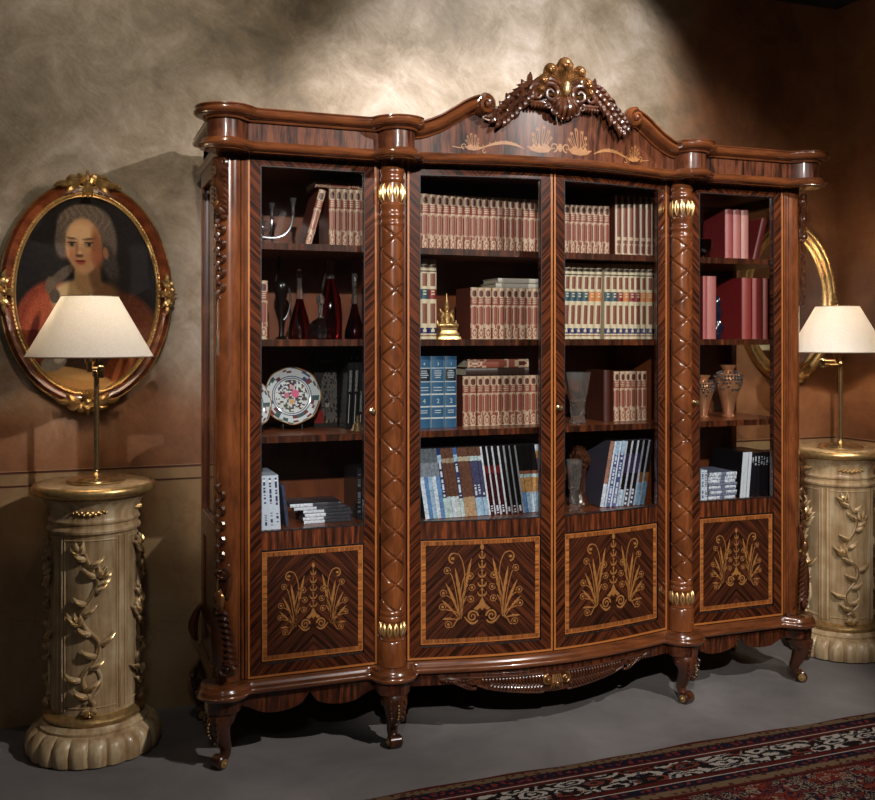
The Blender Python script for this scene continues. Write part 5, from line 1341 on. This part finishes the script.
row_of('white_edged_catalogue', 'catalogue', 'white_edged_catalogue', lambda i: col_mag([(1, rgb(200, 206, 218))], None, .04), .963, 1.008, 3, .190, .21, .10, .757, lambda i, n: 'upright white spined catalogue, %s of three beside the flat stack, right door' % ORD[i], 'white spined upright catalogues, right door', 34, .05, ry=.09, nu=4, nv=40, bulge=0, mat='print', pages=False, side=rgb(22, 20, 24))
row_of('black_catalogue', 'catalogue', 'black_ribbed_catalogue', lambda i: col_mag([(1, rgb(24, 22, 28))], (.72, .92, rgb(170, 174, 186)), .1), 1.016, 1.130, 8, .186, .21, .10, .757, lambda i, n: 'black catalogue with white lettered spine, %s from the left, right door bottom shelf' % ORD[i], 'black lettered catalogues, right door bottom shelf', 35, .05, ry=.05, nu=4, nv=60, bulge=0, mat='print', pages=False)

# ------------------------------------------------------------------ ornaments on the shelves
def L1(name, prof, mat, x, y, z, label, cat, n=32, group=None, rf=None):
    b = MB(); b.lathe(prof, n, rf); return tag(b.build(name, mat, None, (x, y, z+.0004)), label, cat, group)
# candelabrum
cz = SH[0]
b = MB(); b.lathe([(.045, 0), (.047, .004), (.030, .010), (.010, .018), (.007, .03), (.012, .045), (.006, .055), (.005, .10), (.010, .108), (.004, .118)], 24)
cd = b.build('candelabrum', M['silver'], None, (-1.02, .19, cz+.0004)); tag(cd, 'silver candelabrum with curved arms on the left door top shelf', 'candelabrum')
for ang, rad_, zt in ((-.15, .112, .125), (.9, .085, .115), (2.3, .07, .12), (-2.2, .07, .115)):
    b = MB(); c, s_ = cos(ang), sin(ang)
    b.tube(bez((0, 0, .035), (c*rad_*.7, s_*rad_*.7, .018), (c*rad_*1.0, s_*rad_*1.0, .05), (c*rad_*1.02, s_*rad_*1.02, zt-.01), 14), [.0045]*15, 7)
    b.lathe([(.0055, zt-.012), (.007, zt-.008), (.006, zt+.010), (.0085, zt+.032), (.013, zt+.050), (.0115, zt+.050), (.007, zt+.032)], 14, c=(c*rad_*1.02, s_*rad_*1.02, 0))
    b.build('arm', M['silver'], cd)
b = MB()
for k in range(4):
    b.tube([(x, .012*sin(k), z) for x, z in spiral(.012*k-.02, .075, .035-.004*k, .010, k*1.1, 1.1, 22)], .0024, 5)
b.build('scroll', M['silver'], cd)
# ruby decanters with clear stoppers
def decanter(x, y, z, prof, neck, label, stop=None, handle=None):
    b = MB(); b.lathe(prof, 36); d = b.build('decanter', M['ruby'], None, (x, y, z+.0004)); tag(d, label, 'decanter', 'ruby glass decanters')
    b = MB(); b.lathe(neck, 24); b.build('neck', M['crystal'], d)
    if stop: b = MB(); b.lathe(stop, 14); b.build('stopper', M['crystal'], d)
    if handle: b = MB(); b.tube(handle[0], handle[1], 8); b.build('handle', handle[2], d)
s2 = SH[1]
M['ebony'] = simple('black_bronze', rgb(26, 20, 18), .25, .4, .5)
b = MB(); b.lathe([(.020, 0), (.022, .004), (.010, .012), (.007, .04), (.009, .10), (.013, .13), (.020, .155), (.027, .18), (.028, .20), (.022, .212), (.018, .215)], 24); 
j = b.build('tall_ewer', M['ebony'], None, (-.930, .27, s2+.0004)); tag(j, 'tall dark slender ewer with raised spout behind the ruby decanters', 'ewer')
b = MB(); b.tube(bez((-.018, 0, .20), (-.02, 0, .24), (-.006, 0, .27), (-.010, 0, .305), 10), [.008, .007, .006, .005, .005, .005, .006, .007, .006, .005, .003], 8); b.build('spout', M['ebony'], j)
b = MB(); b.tube(bez((.026, 0, .19), (.045, 0, .15), (.03, 0, .09), (.010, 0, .07), 10), .0035, 7); b.build('handle', M['silver'], j)
decanter(-.853, .31, s2, [(.040, 0), (.043, .004), (.043, .02), (.040, .05), (.030, .09), (.018, .13), (.013, .15)], [(.0135, .150), (.014, .16), (.010, .19), (.0085, .215), (.011, .225), (.006, .226)], 'conical ruby decanter with long clear neck, left of the group', [(.005, .226), (.010, .232), (.012, .245), (.009, .258), (.003, .264)])
decanter(-.800, .20, s2, [(.030, 0), (.045, .004), (.050, .02), (.046, .045), (.030, .065), (.012, .078)], [(.012, .078), (.010, .09), (.009, .115), (.012, .122), (.005, .124)], 'low round ruby decanter in front of the tall bottle', [(.005, .124), (.014, .130), (.016, .145), (.012, .158), (.003, .163)])
decanter(-.742, .28, s2, [(.038, 0), (.041, .005), (.044, .05), (.044, .09), (.038, .15), (.022, .20), (.015, .225)], [(.0155, .225), (.013, .24), (.009, .27), (.008, .292), (.012, .297), (.005, .298)], 'tallest ruby bottle decanter with long clear neck', None, (bez((-.012, -.006, .30), (-.02, -.01, .25), (-.024, -.014, .23), (-.036, -.016, .19), 8), .0035, M['crystal']))
decanter(-.672, .20, s2, [(.034, 0), (.037, .004), (.036, .03), (.026, .065), (.016, .10), (.010, .13)], [(.0105, .13), (.009, .15), (.008, .185), (.010, .19), (.005, .191)], 'narrow ruby decanter with clear stopper at the right end', [(.005, .191), (.010, .198), (.007, .212), (.012, .228), (.010, .24), (.003, .243)])
# plates on easels
def col_plate(r_, a):
    g = rgb(186, 192, 196); n_ = hsh(floor(r_*26), floor(a*14))
    if r_ > .97: return rgb(150, 110, 70)
    if r_ > .70:
        if hsh(floor(a*5.1), floor(r_*14)) > .60: return (rgb(70, 80, 120), rgb(110, 60, 60), rgb(70, 90, 90))[int(hsh(floor(a*5.1), 3)*3)]
        return g
    if .655 < r_ < .70: return rgb(70, 78, 110)
    if .60 < r_ < .625: return rgb(90, 90, 120)
    x, z = r_*cos(a), r_*sin(a)
    for cx, cz_, rr_, c in ((.12, .08, .14, rgb(196, 96, 128)), (-.18, .02, .10, rgb(180, 110, 130)), (0, -.2, .10, rgb(190, 150, 110)), (.02, .3, .08, rgb(190, 140, 150))):
        if (x-cx)**2+(z-cz_)**2 < rr_**2: return c
    if r_ < .56 and hsh(floor(x*17+40), floor(z*17+40)) > .52: return (rgb(60, 76, 80), rgb(60, 70, 110), rgb(90, 56, 60), rgb(96, 90, 60))[int(hsh(floor(x*17), floor(z*17+9))*4)]
    return rgb(192, 196, 196)
def plate(x, y, z, R_, label, rz=0, tilt=-.16):
    b = MB(); NR, NA = 30, 120; rows = []; cols = []
    for i in range(NR+1):
        q = i/NR; row = []
        for k in range(NA):
            a = 2*pi*k/NA; rr_ = R_*q*(1+.018*cos(a*8)*max(0, q-.8)*5); dy = -.016*max(0, (q-.62)/.38)**1.3 if q > .62 else 0
            row.append((rr_*cos(a), dy, rr_*sin(a)))
        rows.append(row); cols.append([col_plate((i+.5)/NR, 2*pi*(k+.5)/NA) for k in range(NA)])
    b.grid(rows, closed_v=True, cols=cols[:-1]+[cols[-1]])
    b.cur = rgb(190, 192, 190)
    b.grid([rows[-1], [(p[0], p[1]+.003, p[2]) for p in rows[-1]], [(p[0]*.6, .005, p[2]*.6) for p in rows[-1]], [(p[0]*.02, .005, p[2]*.02) for p in rows[-1]]], closed_v=True)
    o = b.build('porcelain_plate', M['china'], None, (x, y, z+R_*cos(tilt)+.020), (tilt, 0, rz)); tag(o, label, 'plate')
    b = MB()
    for sg in (-1, 1):
        b.tube([(sg*.035, -.030, .002), (sg*.035, -.028, .022), (sg*.035, -.006, .016), (sg*.03, .060, .0025)], .0028, 6); b.tube([(sg*.035, -.004, .016), (sg*.02, .022, R_*1.1)], .0025, 6)
    b.tube([(-.035, .0, .016), (.035, .0, .016)], .0022, 6); b.tube([(0, .020, R_*1.0), (0, .085, .003)], .0028, 6); b.tube([(-.02, .022, R_*1.1), (.02, .022, R_*1.1)], .0022, 6)
    e = b.build('plate_easel', M['ebony'], None, (x, y+.012, z+.0004), (0, 0, rz)); tag(e, 'small black easel holding the '+('flower painted plate' if R_ > .1 else 'plate half hidden by the frame'), 'easel', 'plate easels')
plate(-.895, .25, SH[2], .105, 'round porcelain plate painted with pink and blue flowers, left door third shelf')
plate(-1.062, .16, SH[2], .085, 'second porcelain plate, mostly hidden by the left frame', .55)
# brass bell
L1('brass_bell', [(.024, 0), (.026, .003), (.021, .012), (.016, .024), (.011, .032), (.005, .036), (.0045, .044), (.008, .048), (.008, .054), (.003, .058)], M['brass'], -.688, .10, SH[2], 'small shiny brass bell at the right front of the plate shelf', 'bell', 24)
# gold figurine
b = MB()
for (w0, w1, z0, z1) in ((.046, .043, 0, .010), (.038, .040, .010, .022), (.036, .031, .022, .034), (.033, .034, .034, .044)):
    rows = []
    for w_, z_ in ((w0, z0), (w1, z1)): rows.append([(sx*w_, sy*w_*.75, z_) for sx, sy in ((-1, -1), (-.5, -1.12), (0, -1), (.5, -1.12), (1, -1), (1, 1), (-1, 1))])
    s0 = b.grid(rows, closed_v=True); b.face(range(s0, s0+7)); b.face(range(s0+7, s0+14))
fg = b.build('seated_figurine', M['gold'], None, (-.327, .15, s2+.0004)); tag(fg, 'gold seated figurine with pointed crown on a tiered base', 'figurine')
b = MB()
for sg in (-1, 1):
    b.tube([(sg*.004, -.004, .054), (sg*.028, -.012, .054), (sg*.032, -.020, .052), (sg*.010, -.030, .052), (-sg*.010, -.028, .055)], [.010, .010, .009, .008, .005], 10)
    b.tube([(sg*.013, 0, .098), (sg*.022, -.004, .082), (sg*.022, -.012, .068), (sg*.010, -.022, .066)], [.006, .0055, .005, .004], 8)
    b.tube([(sg*.014, 0, .098), (sg*.022, 0, .102), (sg*.026, 0, .112)], [.005, .004, .001], 6)
    b.tube([(sg*.030, 0, .05), (sg*.036, 0, .058), (sg*.038, 0, .070)], [.005, .004, .001], 6)
b.lathe([(.014, .050), (.015, .062), (.0125, .075), (.015, .090), (.015, .098), (.007, .103), (.0055, .108), (.0085, .113), (.0095, .121), (.008, .130), (.009, .132), (.006, .138), (.0065, .140), (.004, .147), (.0045, .149), (.0022, .158), (.0008, .172)], 16)
b.build('figure', M['gold'], fg)
# dark blue figurine by the red books
b = MB(); b.lathe([(.020, 0), (.022, .006), (.017, .012), (.019, .03), (.023, .05), (.016, .068), (.012, .078), (.018, .095), (.020, .112), (.012, .128), (.008, .136), (.013, .150), (.012, .165), (.006, .178), (.002, .186)], 18, lambda r, z, a: r*(1+.22*sin(a*3+z*70)))
tag(b.build('dark_figurine', simple('dark_blue_glazed_ceramic', rgb(22, 26, 44), .12, 0, .8), None, (.895, .16, s2+.0004)), 'glossy blue-black figurine between pink and red books', 'figurine')
# ruby bowl
b = MB(); b.lathe([(.022, 0), (.024, .003), (.010, .010), (.012, .016), (.034, .030), (.042, .055), (.040, .085), (.038, .085), (.039, .055), (.031, .034), (.004, .020)], 28); tag(b.build('ruby_bowl', M['ruby'], None, (.820, .16, SH[0]+.0004)), 'ruby red glass bowl at the left of the right door top shelf', 'bowl')
# brown bound papers hanging above the red books: bronze box
b = MB(); b.box(-.045, .045, 0, .12, 0, .030)
# urns
M['copper_silver'] = simple('worn_copper_and_silver', rgb(190, 132, 96), .22, .6, .4, .25, 14)
def urn(x, y, H, label):
    s = H/.225; b = MB()
    b.lathe([(a*s, c*s) for a, c in ((.026, 0), (.028, .006), (.022, .012), (.024, .03), (.034, .075), (.046, .115), (.055, .150), (.056, .165), (.046, .182), (.026, .190), (.022, .196), (.026, .202), (.034, .212), (.036, .218), (.030, .217), (.020, .200))], 40)
    o = b.build('relief_urn', M['copper_silver'], None, (x, y, SH[2]+.0004)); tag(o, label, 'urn', 'metal urns on the right door third shelf')
    b = MB(); rr_ = random.Random(int(x*100))
    for i in range(26):
        a = 2*pi*i/26; b.ball((.057*s*cos(a), .057*s*sin(a), .172*s), .0055*s, 6, 4)
        for k in range(4):
            z_ = (.158-.013*k)*s+rr_.uniform(-.003, .003); R_ = (.056-.0035*k)*s
            if rr_.random() < .95-.18*k*(1 if i % 5 else .4): b.ball((R_*cos(a+.12*(k % 2)), R_*sin(a+.12*(k % 2)), z_), rr_.uniform(.005, .0075)*s, 6, 4)
    for i in range(16):
        a = 2*pi*i/16; b.tube([(.048*s*cos(a), .048*s*sin(a), .182*s), (.030*s*cos(a), .030*s*sin(a), .191*s)], .004*s, 5)
    b.build('grape_relief', M['silver'], o)
urn(.832, .17, .185, 'smaller silver relief urn at left of the right door third shelf')
urn(.956, .17, .228, 'larger copper and silver urn with grape relief, right door third shelf')
# crystal vases
def crystal(x, y, z, H, R_, label):
    s = H; b = MB(); n = 48
    cut = lambda r, z_, a: r*(1+.07*cos(a*12+z_/s*14)*(1 if z_ < .5*s else .4))
    b.lathe([(R_*.62, 0), (R_*.64, .02*s), (R_*.56, .08*s), (R_*.50, .14*s), (R_*.60, .22*s), (R_*.55, .32*s), (R_*.62, .42*s), (R_*.80, .62*s), (R_*.94, .85*s), (R_, s), (R_*.93, s), (R_*.86, .85*s), (R_*.72, .62*s), (R_*.5, .45*s), (.002, .40*s)], n, cut)
    tag(b.build('crystal_vase', M['crystal'], None, (x, y, z+.0004)), label, 'vase', 'cut crystal vases')
crystal(.222, .14, SH[2], .200, .050, 'cut crystal vase at the left of the right centre third shelf')
crystal(.172, .075, .757, .198, .032, 'slim cut crystal goblet at the left of the right centre bottom shelf')
# carved wooden sculpture
b = MB(); rr_ = random.Random(5)
b.lathe([(.050, 0), (.052, .01), (.040, .03), (.024, .07), (.020, .11), (.026, .15), (.034, .17)], 24, lambda r, z, a: r*(1+.10*sin(a*7+z*40)))
for i in range(60):
    a = rr_.uniform(0, 2*pi); t = rr_.uniform(0, 1); R_ = .045*sin(pi*(.25+.7*t)); b.ball((R_*cos(a), R_*sin(a), .165+.075*t), rr_.uniform(.010, .015), 7, 5)
b.tube([(0, 0, .12), (0, 0, .245)], .035, 12)
for i in range(10):
    a = 2*pi*i/10; b.tube(bez((.03*cos(a), .03*sin(a), .005), (.03*cos(a+.6), .03*sin(a+.6), .06), (.024*cos(a+1), .024*sin(a+1), .10), (.034*cos(a+1.5), .034*sin(a+1.5), .165), 8), .006, 6)
b.xf(0, lambda p: (p[0]*.78, p[1]*.78, p[2]*.95)); tag(b.build('wooden_sculpture', M['carved'], None, (.248, .175, .7574)), 'dark carved wooden sculpture with a clustered round head behind the goblet', 'sculpture')
